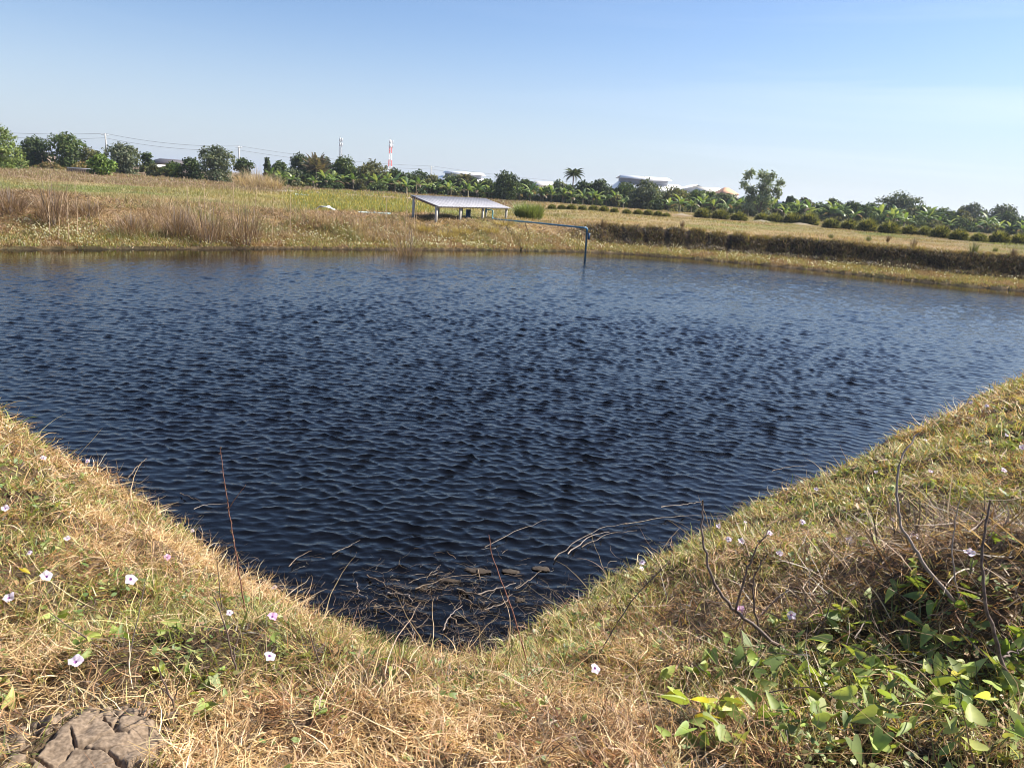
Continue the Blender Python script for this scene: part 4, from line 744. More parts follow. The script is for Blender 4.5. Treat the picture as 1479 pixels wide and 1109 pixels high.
root, o, rfo, (hx, hy, e, r_) = roofed('tiled_house', 'house with an orange hipped roof left of the tall wispy tree', 1040, 1068, 271, 272, 279, 281, 300, 12, ORG, CRM, 11)
root, o, rfo, (hx, hy, e, r_) = roofed('low_building', 'pale low building between large warehouse and orange roof', 1008, 1046, 270, 272, 276, 278, 340, 12, solid('pale_cream_roof', (0.72, 0.66, 0.55), .7), CRM, 3)
roofed('long_shed', 'long low grey shed with a pale roof line right of the wispy tree', 1112, 1190, 288, 295, 291, 299, 230, 12, solid('pale_grey_roof', (0.5, 0.52, 0.54), .5), solid('dull_green_wall', (0.22, 0.26, 0.26), .8), 1)
roofed('small_house', 'tiny white gabled roof left of the large skyline tree', 1260, 1274, 299, 300, 304, 305, 260, 8, WHT, WHT, 3)
roofed('small_house', 'white wall glimpsed between orchard trees at the right', 1384, 1400, 316, 317, 320, 321, 235, 6, WHT, WHT, 2)
root, o, rfo, (hx, hy, e, r_) = roofed('old_house', 'dark roofed wooden house behind the shrubs near the left edge', 16, 48, 215, 217, 221, 223, 150, 8, DRK, WOOD, 3)
root, o, rfo, (hx, hy, e, r_) = roofed('old_house', 'wide dark roofed open house left of the tall grey-green tree', 212, 262, 228, 231, 234, 237, 165, 9, DRK, solid('shaded_boards', (0.10, 0.08, 0.07), .9), 5)
w = MB(); w.slab([[-hx - 2, -hy - 3, e - .9], [hx * .1, -hy - 3, e - .9], [hx * .1, -hy, e - .4], [-hx - 2, -hy, e - .4]], .12); w.build('porch_roof', WHT, root)
# low fence of boards and a white wall by the isolated tree
p = PD(118., 240., 122); root = empty('board_fence', (p[0], p[1], 1.3)); tag(root, 'low board fence with white top left of the isolated small tree', 'fence')
b = MB()
for i in range(14): b.box([-2.2 + i * .33, 0, .35 + rnd.uniform(-.05, .05)], [.27, .04, .75])
b.build('boards', WOOD, root); b = MB(); b.box([0.2, 0, .80], [5.0, .08, .14]); b.build('top_rail', WHT, root)
# cell towers
def tower(name, label, px, ytop, D, wid, cols, heads):
    t = PD(float(px), float(ytop), D); root = empty(name, (t[0], D, 1.2)); tag(root, label, 'tower'); H = t[2] - 1.2; ns = 14
    segs = {}
    for i in range(ns):
        z0, z1 = H * i / ns, H * (i + 1) / ns; w0 = wid * (1 - .6 * i / ns); w1 = wid * (1 - .6 * (i + 1) / ns); b = segs.setdefault(i // 2, MB())
        cn_ = [(-1, -1), (1, -1), (1, 1), (-1, 1)]
        for j, (sx, sy) in enumerate(cn_):
            b.tube([[sx * w0, sy * w0, z0], [sx * w1, sy * w1, z1]], .15, 4); nx = cn_[(j + 1) % 4]
            b.tube([[sx * w0, sy * w0, z0], [nx[0] * w1, nx[1] * w1, z1]], .08, 4); b.tube([[sx * w1, sy * w1, z1], [nx[0] * w1, nx[1] * w1, z1]], .08, 4)
    for i, b in segs.items(): b.build('lattice_section', cols[i % len(cols)], root)
    for f in heads:
        for k in range(3):
            a = k * 2.09 + .4; b = MB(); c = [math.cos(a) * wid * 1.0, math.sin(a) * wid * 1.0, H * f]; b.box(c, [.6, .5, 2.6]); b.tube([[0, 0, c[2]], c], .12, 4); b.build('antenna', WHT, root)
    b = MB(); b.tube([[0, 0, H], [0, 0, H + 2.5]], .09, 4); b.build('lightning_rod', GRYW, root)
RED = solid('red_paint', (0.62, 0.07, 0.05), .5); WPT = solid('white_paint', (0.8, 0.8, 0.8), .5)
tower('cell_tower', 'red and white banded lattice tower above the trees', 564.5, 203, 600, 1.5, [WPT, RED, WPT, RED], (.97, .88))
tower('cell_tower', 'slim grey lattice mast above the bushy tree left of the red tower', 492, 200, 620, 1.1, [GRYW], (.97, .86))
# power poles and the wires between them
CONC = solid('concrete', (0.42, 0.41, 0.39), .85); WIRE = solid('wire', (0.10, 0.10, 0.11), .5)
tops = []
for i, (px, yt, D) in enumerate([(-150, 178, 230), (152, 193, 240), (345, 211, 260), (623, 240, 330), (905, 268, 430)]):
    t = PD(float(px), float(yt), D); tops.append(t)
    if i in (0, 4): continue
    root = empty('power_pole', (t[0], D, 1.2)); tag(root, ['', 'concrete power pole between the two large trees at far left', 'concrete power pole right of the tall grey-green tree', 'concrete power pole left of the first white warehouse'][i], 'power pole', 'power poles behind the trees')
    H = t[2] - 1.2; b = MB(); b.box([0, 0, H / 2], [.30, .30, H]); b.build('post', CONC, root)
    b = MB(); b.box([0, -.22, H - .5], [2.2, .12, .14]); b.build('crossarm', CONC, root)
    for s in (-.9, 0, .9): b = MB(); b.tube([[s, -.22, H - .43], [s, -.22, H - .12]], [.09, .05], 6); b.build('insulator', WPT, root)
for i in range(4):
    a, c = tops[i], tops[i + 1]; root = empty('overhead_wires', a); tag(root, ['pair of overhead wires left of the first power pole', 'pair of overhead wires between first and second power pole', 'pair of overhead wires between second and third power pole', 'pair of overhead wires right of the third power pole'][i], 'wires', 'overhead wires')
    for off in (0, -1.3):
        pts = [(c - a) * t + [0, 0, -1.2 * 4 * t * (1 - t) + off] for t in np.linspace(0, 1, 14)]; b = MB(); b.tube(pts, .04, 4); b.build('wire', WIRE, root)

# ------------------------------------------------------------------ low shelter
A0 = PD(631., 297., 46.); B0 = PD(735., 299.5, 55.)
root = empty('shelter', (A0[0], 46, float(ground(A0[0], 46)))); zb = root.location[2]; tag(root, 'low open shelter with grey sheet roof on pale concrete posts behind the pond', 'shelter')
A = np.array([0, 0, A0[2] - zb]); B = np.array([B0[0] - A0[0], 9.0, B0[2] - zb]); Sd = np.array([-1.62, 0.78, 0.46]); u = (B - A) / np.linalg.norm(B - A)
ROOF = solid('grey_corrugated_roof', (0.27, 0.265, 0.29), .75, metal=.0, var=.15, nsc=2.5, bump=.2)
b = MB(); nn_ = 44
for i in range(nn_):
    p0 = A + (B - A) * i / nn_; p1 = A + (B - A) * (i + 1) / nn_; dz = np.array([0, 0, .014 if i % 2 else 0.0]); dz2 = np.array([0, 0, 0.0 if i % 2 else .014])
    b.slab([p0 - Sd * .08 + dz, p1 - Sd * .08 + dz2, p1 + Sd * 1.05 + dz2, p0 + Sd * 1.05 + dz], .03)
b.build('roof', ROOF, root)
POSTM = solid('pale_concrete', (0.50, 0.46, 0.41), .85, var=.08)
perp = np.array([u[1], -u[0], 0])
axm = np.array([u / np.linalg.norm(u), np.array([-u[1], u[0], 0]), [0, 0, 1]])
for k, f in enumerate([.015, .31, .62, .985]):
    for s in (.06, .95):
        p = A + (B - A) * f + Sd * s; zt = p[2] - .09; gzz = float(ground(p[0] + A0[0], p[1] + 46)) - zb - .3
        b = MB(); b.box([p[0], p[1], (zt + gzz) / 2], [.12, .12, zt - gzz], axm); b.build('post', POSTM, root)
for s in (.02, .98):
    b = MB(); c = (A + B) / 2 + Sd * s - [0, 0, .085]; b.box(c, [np.linalg.norm(B - A), .07, .10], axm); b.build('beam', POSTM if s < .5 else WOOD, root)
for f in (.01, .99):
    b = MB(); p = A + (B - A) * f; b.slab([p + [0, 0, -.04], p + u * .05 + [0, 0, -.04], p + u * .05 + Sd + [0, 0, -.04], p + Sd + [0, 0, -.04]], .10); b.build('rafter', WOOD, root)
b = MB(); p = A + (B - A) * .60 + Sd * .6; b.tube([[p[0], p[1], -.1], [p[0], p[1], .75]], .16, 10); tk = b.build('blue_drum', solid('dull_blue_drum', (0.06, 0.10, 0.17), .5), None)
tk.name = 'blue_drum'; tk.location = root.location; tag(tk, 'dark blue drum under the right half of the low shelter', 'drum')
# ------------------------------------------------------------------ blue water pipe
PIPE = solid('blue_pvc', (0.075, 0.22, 0.33), .35, var=.1); PIPE2 = solid('pale_blue_pvc', (0.38, 0.55, 0.58), .4)
e1 = PD(848., 329.5, 40.9); foot = PD(845., 380., 40.7); l1 = PD(712., 316.5, 52.)
root = empty('water_pipe', (foot[0], foot[1], 0)); tag(root, 'blue water pipe on sticks bending down into the pond', 'pipe'); o = np.array([foot[0], foot[1], 0])
b = MB(); b.tube([l1 - o, (l1 + e1) / 2 - o + [0, 0, .015], e1 - o + [-.12, 0, 0]], .047, 10); b.build('horizontal_pipe', PIPE, root, smooth=True)
b = MB(); b.tube([e1 - o + [-.14, 0, 0], e1 - o + [-.05, 0, -.005], e1 - o + [0, 0, -.06], e1 - o + [0, 0, -.16]], .062, 10); b.build('elbow', PIPE, root, smooth=True)
b = MB(); b.tube([e1 - o + [0, 0, -.12], [0, 0, -.6]], .047, 10); b.build('down_pipe', PIPE, root, smooth=True)
b = MB(); b.box(e1 - o + [.13, 0, -.42], [.12, .10, .34]); b.tube([e1 - o + [.0, 0, -.30], e1 - o + [.15, 0, -.30]], .03, 6); b.build('valve', solid('dark_blue_valve', (0.04, 0.10, 0.18), .4), root)
for px, yt, yb in ((766, 322, 342),):
    f = (px - 712) / (848 - 712.); t = l1 + (e1 - l1) * f; gz = float(ground(t[0], t[1])); b = MB(); q_ = PD(float(px), 360., max(float(t[1]) + .5, 42.5)); q_[2] = float(ground(q_[0], q_[1])) - .2; b.tube([t - o + [-.03, 0, .05], q_ - o], [.022, .028], 5); b.build('support_stick', STALK, root)
b = MB(); st = l1 - o; b.tube([st, st + [0, 0, -.5]], .06, 8); b.tube([st + [0, 0, .0], st + [0.0, .9, .0]], .06, 8); b.build('rear_pipe', PIPE, root)
t1_, t2_ = P(711., 316., 1.35), 0
r2 = empty('standpipe', PD(711., 318., 52)); tag(r2, 'teal standpipe beneath the right end of the low shelter', 'pipe'); b = MB(); b.tube([[0, 0, -.3], [0, 0, .62], [-.45, .1, .66]], .045, 8); b.build('riser', solid('teal_pipe', (0.05, 0.24, 0.24), .4), r2); b = MB(); b.tube([[-.45, .1, .72], [-.45, .1, .45]], .06, 8); b.build('tap', PIPE, r2)
for (xa, ya, xb, yb2, lb) in ((517, 306.5, 564, 309, 'pale blue pipe lying on the bank left of the low shelter'), (424, 281, 446, 282.5, 'short pale blue pipe lying at the left end of the yellow crop')):
    a = G(xa, ya + 1); c = G(xb, yb2 + 1); c[1] = a[1] + .6; c = PD(float(xb), float(yb2), float(c[1])); a = PD(float(xa), float(ya), float(a[1])); r2 = empty('loose_pipe', a); tag(r2, lb, 'pipe')
    b = MB(); b.tube([[0, 0, 0], (c - a) * .5 + [0, 0, -.02], c - a], .05 * a[1] / 45, 8); b.build('tube', PIPE2, r2, smooth=True); b = MB(); b.tube([(c - a) * .48, (c - a) * .53], .07 * a[1] / 45, 8); b.build('coupling', PIPE, r2)
# crumpled plastic sheet on the soil heap
c0 = G(470, 307); nx = 34; ny = 18; X, Y = np.meshgrid(np.linspace(-.55, .55, nx), np.linspace(-.25, .3, ny)); Z = .16 * fbm(X, Y, .22, 300, 3) * 1.6 + .16 * np.exp(-(X * 2) ** 2)
idx = np.arange(nx * ny).reshape(ny, nx); Q = np.stack([idx[:-1, :-1], idx[:-1, 1:], idx[1:, 1:], idx[1:, :-1]], -1).reshape(-1, 4); kq = (fbm(X, Y, .3, 310, 2) + .2 - (X / .7) ** 2 * .5 > .28)[:-1, :-1].ravel(); Q = Q[kq]
o_ = link('plastic_sheet', npmesh('plastic_sheet', np.stack([X, Y, Z], -1), Q, solid('white_plastic', (0.72, 0.78, 0.80), .35, var=.05)), None, c0 + [0, 0, .04]); md = o_.modifiers.new('s', 'SOLIDIFY'); md.thickness = .01
tag(o_, 'crumpled white plastic sheet on the brown heap left of the loose pipe', 'plastic sheet')

# ------------------------------------------------------------------ near bank: mud, leaves, flowers, twigs, floating debris
nx = ny = 180; X, Y = np.meshgrid(np.linspace(-.27, .27, nx), np.linspace(-.24, .24, ny)); pts = rs.rand(17, 2) * [.6, .5] - [.3, .25]
dd = np.sort(np.sqrt(((X[..., None] - pts[:, 0]) + .02 * (fbm(X, Y, .05, 400, 3)[..., None] - .5)) ** 2 + ((Y[..., None] - pts[:, 1]) + .02 * (fbm(Y, X, .05, 402, 3)[..., None] - .5)) ** 2), -1); crack = sm(dd[..., 1] - dd[..., 0], .0, .011 )
nearc = np.argmin(np.sqrt((X[..., None] - pts[:, 0]) ** 2 + (Y[..., None] - pts[:, 1]) ** 2), -1); lvl = rs.rand(17)
edge = 1 - sm(np.sqrt((X / .25) ** 2 + (Y / .22) ** 2) + .45 * (fbm(X, Y, .1, 404, 3) - .5), .68, .95)
open_c = sm(fbm(X, Y, .18, 405, 2), .30, .5)
Z = (.024 + .006 * lvl[nearc] + .022 * fbm(X, Y, .16, 406, 3)) * edge + .024 * (fbm(X, Y, .035, 408, 4) - .5) * (1.6 - edge) - .022 * (1 - crack) * open_c * edge - .05 * (1 - edge)
mz = ground(X + mudc[0], Y + mudc[1]); mz0 = float(mz.mean()); idx = np.arange(nx * ny).reshape(ny, nx); Q = np.stack([idx[:-1, :-1], idx[:-1, 1:], idx[1:, 1:], idx[1:, :-1]], -1).reshape(-1, 4)
MUD = solid('dried_mud', (0.165, 0.115, 0.075), .95, var=.25, nsc=70, c2=(0.26, 0.19, 0.13), bump=1.0)
tag(link('mud_slab', npmesh('mud_slab', np.stack([X, Y, Z + mz - mz0], -1), Q, MUD, smooth=True), None, (mudc[0], mudc[1], mz0)), 'cracked grey-brown dried mud slab at the bottom left', 'mud')

# leaves: arrow-hearted leaf template with folded midrib
lt = np.array([(0, 0), (.10, -.16), (.24, -.26), (.34, -.20), (.33, .04), (.24, .36), (.15, .62), (0, .95), (-.15, .62), (-.24, .36), (-.33, .04), (-.34, -.20), (-.24, -.26), (-.10, -.16), (0, .3), (0, .6)])
ltf = [(0, 1, 2, 3), (0, 3, 4, 14), (14, 4, 5, 15), (15, 5, 6, 7), (15, 7, 8, 9), (14, 15, 9, 10), (0, 14, 10, 11), (0, 11, 12, 13)]
def leaves(p, az, pitch, rollv, size, col, cup=.25):
    n = len(p); x = lt[:, 0][None] * size[:, None]; y = lt[:, 1][None] * size[:, None]; z = np.abs(lt[:, 0])[None] * size[:, None] * cup * 2 * (rs.rand(n, 1) * 1.2) - (lt[:, 1] ** 2)[None] * size[:, None] * .35 * rs.rand(n, 1)
    cp, sp = np.cos(pitch)[:, None], np.sin(pitch)[:, None]; c2, s2 = np.cos(rollv)[:, None], np.sin(rollv)[:, None]; x, z = x * c2 - z * s2, x * s2 + z * c2; y, z = y * cp - z * sp, y * sp + z * cp
    ca, sa = np.cos(az)[:, None], np.sin(az)[:, None]; x, y = x * ca - y * sa, x * sa + y * ca
    V = np.stack([x, y, z], -1) + p[:, None]; Qv = (np.arange(n) * 16)[:, None, None] + np.array(ltf)[None]
    return V.reshape(-1, 3), Qv.reshape(-1, 4), np.repeat(col, 16, 0)
VLEAF = leafmat('vine_leaf', .40, .55, .035, var=.2, nsc=22)
VSTEM = solid('vine_stem', (0.20, 0.22, 0.09), .6)
LEAFP = [(0.27, 0.34, 0.07), (0.36, 0.43, 0.10), (0.19, 0.26, 0.06), (0.45, 0.50, 0.15), (0.25, 0.31, 0.08)]
def vine(px, py, nl, size, label, spread=.10, pal=LEAFP, group='leafy vine plants on the near banks', up=.07):
    g = G(px, py); root = empty('vine_plant', g); tag(root, label, 'vine plant', group); n = nl
    a = rs.rand(n) * 6.28; r_ = np.sqrt(rs.rand(n)) * spread; x, y = r_ * np.cos(a), r_ * np.sin(a); gz = ground(x + g[0], y + g[1]) - g[2]; zz = gz + .02 + rs.rand(n) * up
    c = pick(pal, n, .22); k = rs.rand(n) < .06; c[k] = pick([(0.55, 0.48, 0.08)], k.sum())
    v, q, c = leaves(np.stack([x, y, zz], -1), rs.rand(n) * 6.28, rs.uniform(-.9, .9, n), rs.uniform(-.9, .9, n), size * rs.uniform(.5, 1.1, n), c, .45); link('leaves', npmesh('leaves', v, q, VLEAF, c), root)
    b = MB()
    for i in range(n): b.tube([[0, 0, -.01], [x[i] * .4, y[i] * .4, gz[i] * .4 + .004], [x[i] * .8, y[i] * .8, zz[i] * .6 + gz[i] * .4], [x[i], y[i], zz[i]]], [.0024, .0022, .0018, .0014], 4)
    b.build('stems', VSTEM, root)
VN = []
for (px, py) in [(1000, 985), (1045, 965), (1085, 985), (1010, 1040), (1050, 1075), (1085, 1045), (1120, 1010), (1150, 960), (1190, 955), (1225, 965), (1180, 1000), (1130, 1070), (1170, 1085), (1210, 1040), (1255, 1075), (1265, 985), (1240, 925), (1290, 912), (1330, 905), (1300, 1035), (1345, 1000), (1345, 1075), (1385, 1040), (1400, 985), (1430, 955), (1420, 1075), (1460, 1030), (1465, 980), (1375, 930), (1200, 905), (990, 1095), (1270, 1020), (1440, 1010)]: VN.append((px, py, rnd.randint(6, 11), .078, 'C'))
for (px, py) in [(1130, 905), (1160, 770), (1120, 745), (1150, 735), (1180, 790), (1240, 800), (1262, 770), (1268, 700), (1215, 690), (1440, 605), (1455, 650), (1430, 625), (1405, 600), (1440, 690), (1400, 665), (1465, 680), (1260, 745), (1350, 700), (1390, 850), (1450, 790), (1310, 845)]: VN.append((px, py, rnd.randint(7, 12), .055, 'R'))
for (px, py) in [(250, 985), (290, 1000), (310, 1040), (115, 965), (85, 900), (60, 850), (490, 1040), (145, 940), (235, 930), (75, 740), (100, 710), (330, 880), (420, 945), (30, 1000)]: VN.append((px, py, rnd.randint(4, 8), .055, 'L'))
for (px, py) in [(648, 928), (800, 935), (880, 905), (870, 870), (655, 1010), (750, 1030), (545, 985), (920, 870)]: VN.append((px, py, rnd.randint(3, 6), .05, 'M'))
lab = {'C': 'broad-leaved vine in the bottom right corner', 'R': 'small-leaved vine on the right bank', 'L': 'small-leaved vine on the left bank', 'M': 'small leafy vine below the pond corner'}
cnt = {}
for (px, py, nl, sz, z_) in sorted(VN, key=lambda t: (t[4], t[0])):
    c_ = cnt.get(z_, 0); cnt[z_] = c_ + 1; od = ordn(c_) if c_ < 29 else ['last but three', 'last but two', 'last but one', 'last'][c_ - 29]
    vine(px, py, nl, sz * 1.08, '%s %s, counted from the left' % (od, lab[z_]), spread=.13 if z_ == 'C' else .09, up=.09 if z_ == 'C' else .05)

# morning glory flowers
PET = leafmat('lilac_petal', .35, .5, .02, attr=False, col=(0.76, 0.66, 0.80), var=.06); THR = leafmat('purple_throat', .2, .5, .02, attr=False, col=(0.42, 0.22, 0.48), var=.1); PINK = leafmat('pink_petal', .35, .5, .02, attr=False, col=(0.72, 0.42, 0.66), var=.06)
def flower_proto(pm, op):
    root = empty('morning_glory'); n = 30; V = []; Qs = []
    for j, (r_, h) in enumerate([(.05, 0.0), (.12, .42), (.25, .58), (.72, .74 - op), (1.0, .72 - op)]):
        for i in range(n):
            a = 6.2832 * i / n; rr_ = r_ * (1 - (.20 * abs(math.sin(a * 2.5 + op * 9)) if j == 4 else .03)) * (1 + (.10 * math.sin(a + op * 20) if j > 2 else 0)); V.append([rr_ * math.cos(a) * .031, rr_ * math.sin(a) * .031, h * .031 + ((.0028 * math.sin(a * 5) + .005 * math.sin(a * 2 + op * 30)) if j > 2 else 0)])
    for j in range(4):
        for i in range(n): Qs.append([j * n + i, j * n + (i + 1) % n, (j + 1) * n + (i + 1) % n, (j + 1) * n + i])
    Qa = np.array(Qs); V = np.array(V)
    link('corolla', npmesh('corolla', V, Qa[2 * n:], pm, smooth=True), root); link('throat', npmesh('throat', V * [.99, .99, 1] + [0, 0, .0004], Qa[:2 * n], THR, smooth=True), root)
    b = MB(); b.tube([[0, 0, .002], [.004, 0, -.03], [0.0, .006, -.09]], [.0035, .002, .002], 6); b.build('stalk', VSTEM, root)
    return root
FP = [flower_proto(PET, 0), flower_proto(PET, .12), flower_proto(PINK, .05)]; used = [False] * 3
FL = [(62, 664, 'near the left edge, high on the left bank'), (127, 667, 'nearest the water high on the left bank'), (8, 737, 'cut by the left edge, half hidden'), (44, 802, 'small one at the left edge above the pair of larger ones'), (66, 838, 'round white-lilac one at the left, above the leaf'), (187, 841, 'largest ragged one in the middle of the left bank'), (15, 871, 'whitest one at the left edge'), (278, 767, 'tiny one on the brow of the left bank beside the water'), (97, 781, 'tiny one between the straw loops at the left'), (397, 850, 'pale one just right of the tall left stem'), (240, 806, 'tiny pinkish one above the largest left flower'), (331, 891, 'tiny lilac one left of the tall stem foot'),
      (392, 898, 'dark purple one right of the tall stem foot'), (387, 957, 'one beside the dark hollow at lower left'), (110, 968, 'white one just above the mud slab'), (928, 814, 'upper one of the touching pair at the corner of the right bank'), (926, 823, 'lower one of the touching pair at the corner of the right bank'), (856, 971, 'single one at the edge of the straw, bottom centre'), (1037, 761, 'one nearest the water right of the bare branch tip'), (1052, 780, 'one left of the round pair by the branch'), (1070, 783, 'round one between the branch and its side twig'), (1110, 771, 'one touching the upper side twig tip'), (1125, 802, 'greyish one right of the side twig'), (1076, 755, 'faint one above the pair by the branch'), (1068, 885, 'pink one behind the fork of the bare branch'), (1143, 893, 'dark-throated one above the broad leaves'),
      (1178, 708, 'white one high on the right bank near the water'), (1158, 755, 'white one among leaves left on the right bank'), (1226, 783, 'one in the middle of the right bank'), (1317, 777, 'ring-shaped one beside the curved right branch'), (1290, 752, 'faint one left of the curved right branch'), (1343, 682, 'one right of the tip of the curved branch'), (1265, 683, 'faint white one on the upper right bank'), (1448, 680, 'ring-shaped one near the right edge'), (1397, 808, 'lilac one between the two upright right stems'), (1452, 629, 'white one near the right edge, mid height'), (1403, 583, 'white one by the far end of the right bank'), (1425, 587, 'second white one by the far end of the right bank'), (1476, 648, 'white one cut by the right edge'), (1336, 636, 'faint white one below the brow of the right bank')]
for i, (px, py, w) in enumerate(FL):
    k = 2 if ('pink' in w or 'dark purple' in w) else i % 2; o_ = FP[k] if not used[k] else dup(FP[k]); used[k] = True
    g = G(px, py + 14); D = float(g[1]); p = PD(float(px), float(py), D); p[2] = max(p[2], g[2] + .065); o_.location = p; s_ = rnd.uniform(.72, .98) * (1.2 if 'largest' in w else 1) * (.65 if 'tiny' in w or 'faint' in w or 'small' in w else 1); o_.scale = (s_,) * 3
    tocam = Vector(EYE - p).normalized() * .55 + Vector((rnd.uniform(-.5, .7), rnd.uniform(-.4, .3), .75)); o_.rotation_euler = tocam.to_track_quat('Z', 'Y').to_euler()
    tag(o_, 'lilac morning glory, ' + w, 'flower', 'morning glory flowers on the near banks')

# bare stems and branches
TW = solid('dark_twig', (0.10, 0.065, 0.05), .7, var=.3, nsc=40, c2=(0.20, 0.14, 0.11)); RTW = solid('red_brown_twig', (0.26, 0.11, 0.07), .7, var=.25, nsc=40); GTW = solid('grey_twig', (0.28, 0.22, 0.18), .8, nsc=40)
def stem(name, label, pts, rad, m_, sides=(), cat='bare stem', tips=None, Dshift=0.0, heads=None):
    bx_, by_ = pts[-1]; g = G(bx_, by_); D0 = float(g[1]); root = empty(name, g); tag(root, label, cat, 'bare stems on the near banks')
    def chain(pp, D1, D2): 
        n = len(pp); return [PD(float(a), float(b_), D2 + (D1 - D2) * i / max(1, n - 1)) - g for i, (a, b_) in enumerate(pp)]
    def smooth(c):
        c = np.array(c); t = np.arange(len(c)); tt = np.linspace(0, len(c) - 1, len(c) * 4); out = np.stack([np.interp(tt, t, c[:, k]) for k in range(3)], -1)
        for _ in range(3): out[1:-1] = (out[:-2] + 2 * out[1:-1] + out[2:]) / 4
        out[1:-1] += rs.randn(len(out) - 2, 3) * rad * .35; return out
    c = smooth(chain(pts, D0, D0 + Dshift)); c[-1] = c[-1] - [0, 0, .05]; b = MB(); b.tube(c, np.linspace(rad * .4, rad, len(c)), 7); b.build('main_stem', m_, root, smooth=True)
    for sp in sides:
        sc_ = smooth(chain(sp, D0 + Dshift * .3, D0 + Dshift * .3 + rnd.uniform(-.1, .15))); b = MB(); b.tube(sc_, np.linspace(rad * .28, rad * .6, len(sc_)), 6); b.build('side_twig', m_, root, smooth=True)
    if heads:
        n = 26; t = rs.rand(n); k = (t * (len(c) - 1) * heads).astype(int); v, q, cc = leaves(c[k] + rs.randn(n, 3) * .004, rs.rand(n) * 6.28, rs.uniform(-1, 1, n), rs.uniform(-1, 1, n), np.full(n, .012), pick([(0.2, 0.12, 0.08), (0.3, 0.22, 0.12)], n)); link('dry_buds', npmesh('dry_buds', v, q, GRASS, cc), root)
stem('dead_twig', 'tall thin reddish stem against the water on the left bank', [(318, 645), (323, 690), (332, 745), (341, 800), (349, 850), (357, 895)], .0040, RTW, [[(355, 700), (338, 722), (330, 735)]], heads=.8)
stem('dead_twig', 'short dark stem just left of the tall reddish one', [(314, 812), (317, 850), (322, 890)], .0035, TW)
stem('dead_twig', 'leaning red stem in front of the pond corner', [(706, 772), (710, 800), (725, 840), (745, 895), (766, 972)], .0036, RTW, [])
stem('bare_branch', 'big bare dark branch with side twigs rising on the right bank', [(1015, 722), (1013, 765), (1018, 800), (1030, 838), (1056, 878), (1098, 912), (1150, 950)], .0095, TW, [[(1113, 762), (1088, 795), (1075, 835), (1062, 882)], [(1108, 800), (1090, 830), (1086, 860), (1099, 918)]], Dshift=.25)
stem('bare_branch', 'thin grey twig leaning right behind the big bare branch', [(1142, 848), (1118, 868), (1085, 902)], .0045, GTW)
stem('bare_branch', 'long curved grey-brown branch on the right bank', [(1327, 626), (1301, 656), (1294, 705), (1299, 754), (1318, 790), (1350, 836), (1390, 882)], .0085, GTW, Dshift=.3)
stem('dead_twig', 'slim upright stem between the two right branches', [(1388, 712), (1378, 760), (1375, 800), (1380, 840), (1390, 880)], .0045, GTW, Dshift=.1)
stem('bare_branch', 'thick dark upright branch near the right edge', [(1430, 722), (1420, 775), (1418, 830), (1427, 885), (1445, 950), (1468, 1008)], .0085, TW, [[(1479, 935), (1462, 942), (1447, 950)]], Dshift=.15)
stem('dead_twig', 'dark fading stem with seed head below the flower pair', [(965, 812), (940, 838), (915, 862), (885, 910), (858, 958)], .0038, TW, heads=.25, Dshift=.1)
stem('dead_twig', 'short black twig below the left bank corner', [(445, 902), (452, 930), (466, 968)], .0032, TW)
stem('dead_twig', 'dark stalk slanting over the grass above the mud slab', [(72, 884), (110, 912), (165, 948)], .0038, TW)
stem('dead_twig', 'blackish twig over the dark hollow, leaning left', [(310, 862), (325, 900), (335, 945), (345, 985)], .0045, TW, [[(350, 905), (340, 930), (338, 955)]])
stem('dead_twig', 'brown stalk above the dark hollow, leaning right', [(212, 830), (200, 890), (190, 930), (184, 962)], .0030, GTW)
stem('dead_twig', 'pale arching straw stem in the bottom centre right', [(880, 945), (915, 960), (935, 1010), (945, 1060), (955, 1095)], .0030, solid('pale_straw', (0.60, 0.46, 0.28), .8))
stem('dead_twig', 'dark forked twig among the broad leaves', [(1203, 858), (1190, 900), (1168, 935)], .0045, TW, [[(1135, 918), (1160, 922), (1195, 940)]])
# shadow-casting weed that leans over the mud slab
stem('dead_twig', 'dark low weed stem leaning over the right side of the mud slab', [(228, 960), (236, 985), (250, 1015), (262, 1045)], .0040, TW, [[(215, 985), (232, 992), (250, 1010)], [(262, 975), (256, 990), (252, 1012)]])

WTW = solid('wet_twig', (0.13, 0.085, 0.055), .6, var=.35, nsc=30, c2=(0.26, 0.18, 0.11)); WTW2 = solid('wet_dark_twig', (0.09, 0.065, 0.045), .5, var=.35, nsc=30, c2=(0.2, 0.14, 0.09))
# floating twigs and lumps in the pond corner
FT = [[(700, 790), (750, 765), (790, 750)], [(800, 808), (830, 782), (870, 762), (905, 755)], [(900, 757), (950, 748), (1000, 745), (1045, 744)], [(955, 732), (990, 728), (1015, 724)], [(820, 800), (850, 775), (880, 768)], [(840, 790), (880, 770), (920, 766)], [(1115, 680), (1140, 674), (1165, 672)], [(580, 878), (588, 872), (600, 877), (618, 890)], [(600, 850), (640, 835), (690, 828)], [(560, 855), (590, 858), (595, 870)], [(590, 842), (605, 835), (640, 826)], [(530, 830), (560, 848), (592, 862)], [(640, 910), (650, 888), (668, 874)], [(650, 890), (660, 900), (672, 905)], [(690, 858), (720, 850), (745, 842)], [(745, 850), (765, 838), (782, 824)], [(480, 800), (500, 790), (520, 780)], [(417, 818), (432, 803), (450, 795)], [(690, 822), (693, 835), (700, 840)], [(515, 840), (518, 855), (525, 860)], [(590, 935), (598, 915), (592, 900)], [(540, 878), (560, 876), (580, 876)], [(620, 830), (632, 822), (636, 815)], [(260, 712), (275, 718), (290, 724)], [(280, 735), (300, 728), (330, 727)], [(185, 690), (200, 672), (212, 662)], [(660, 850), (700, 862), (720, 870)], [(700, 880), (725, 872), (740, 858)]]
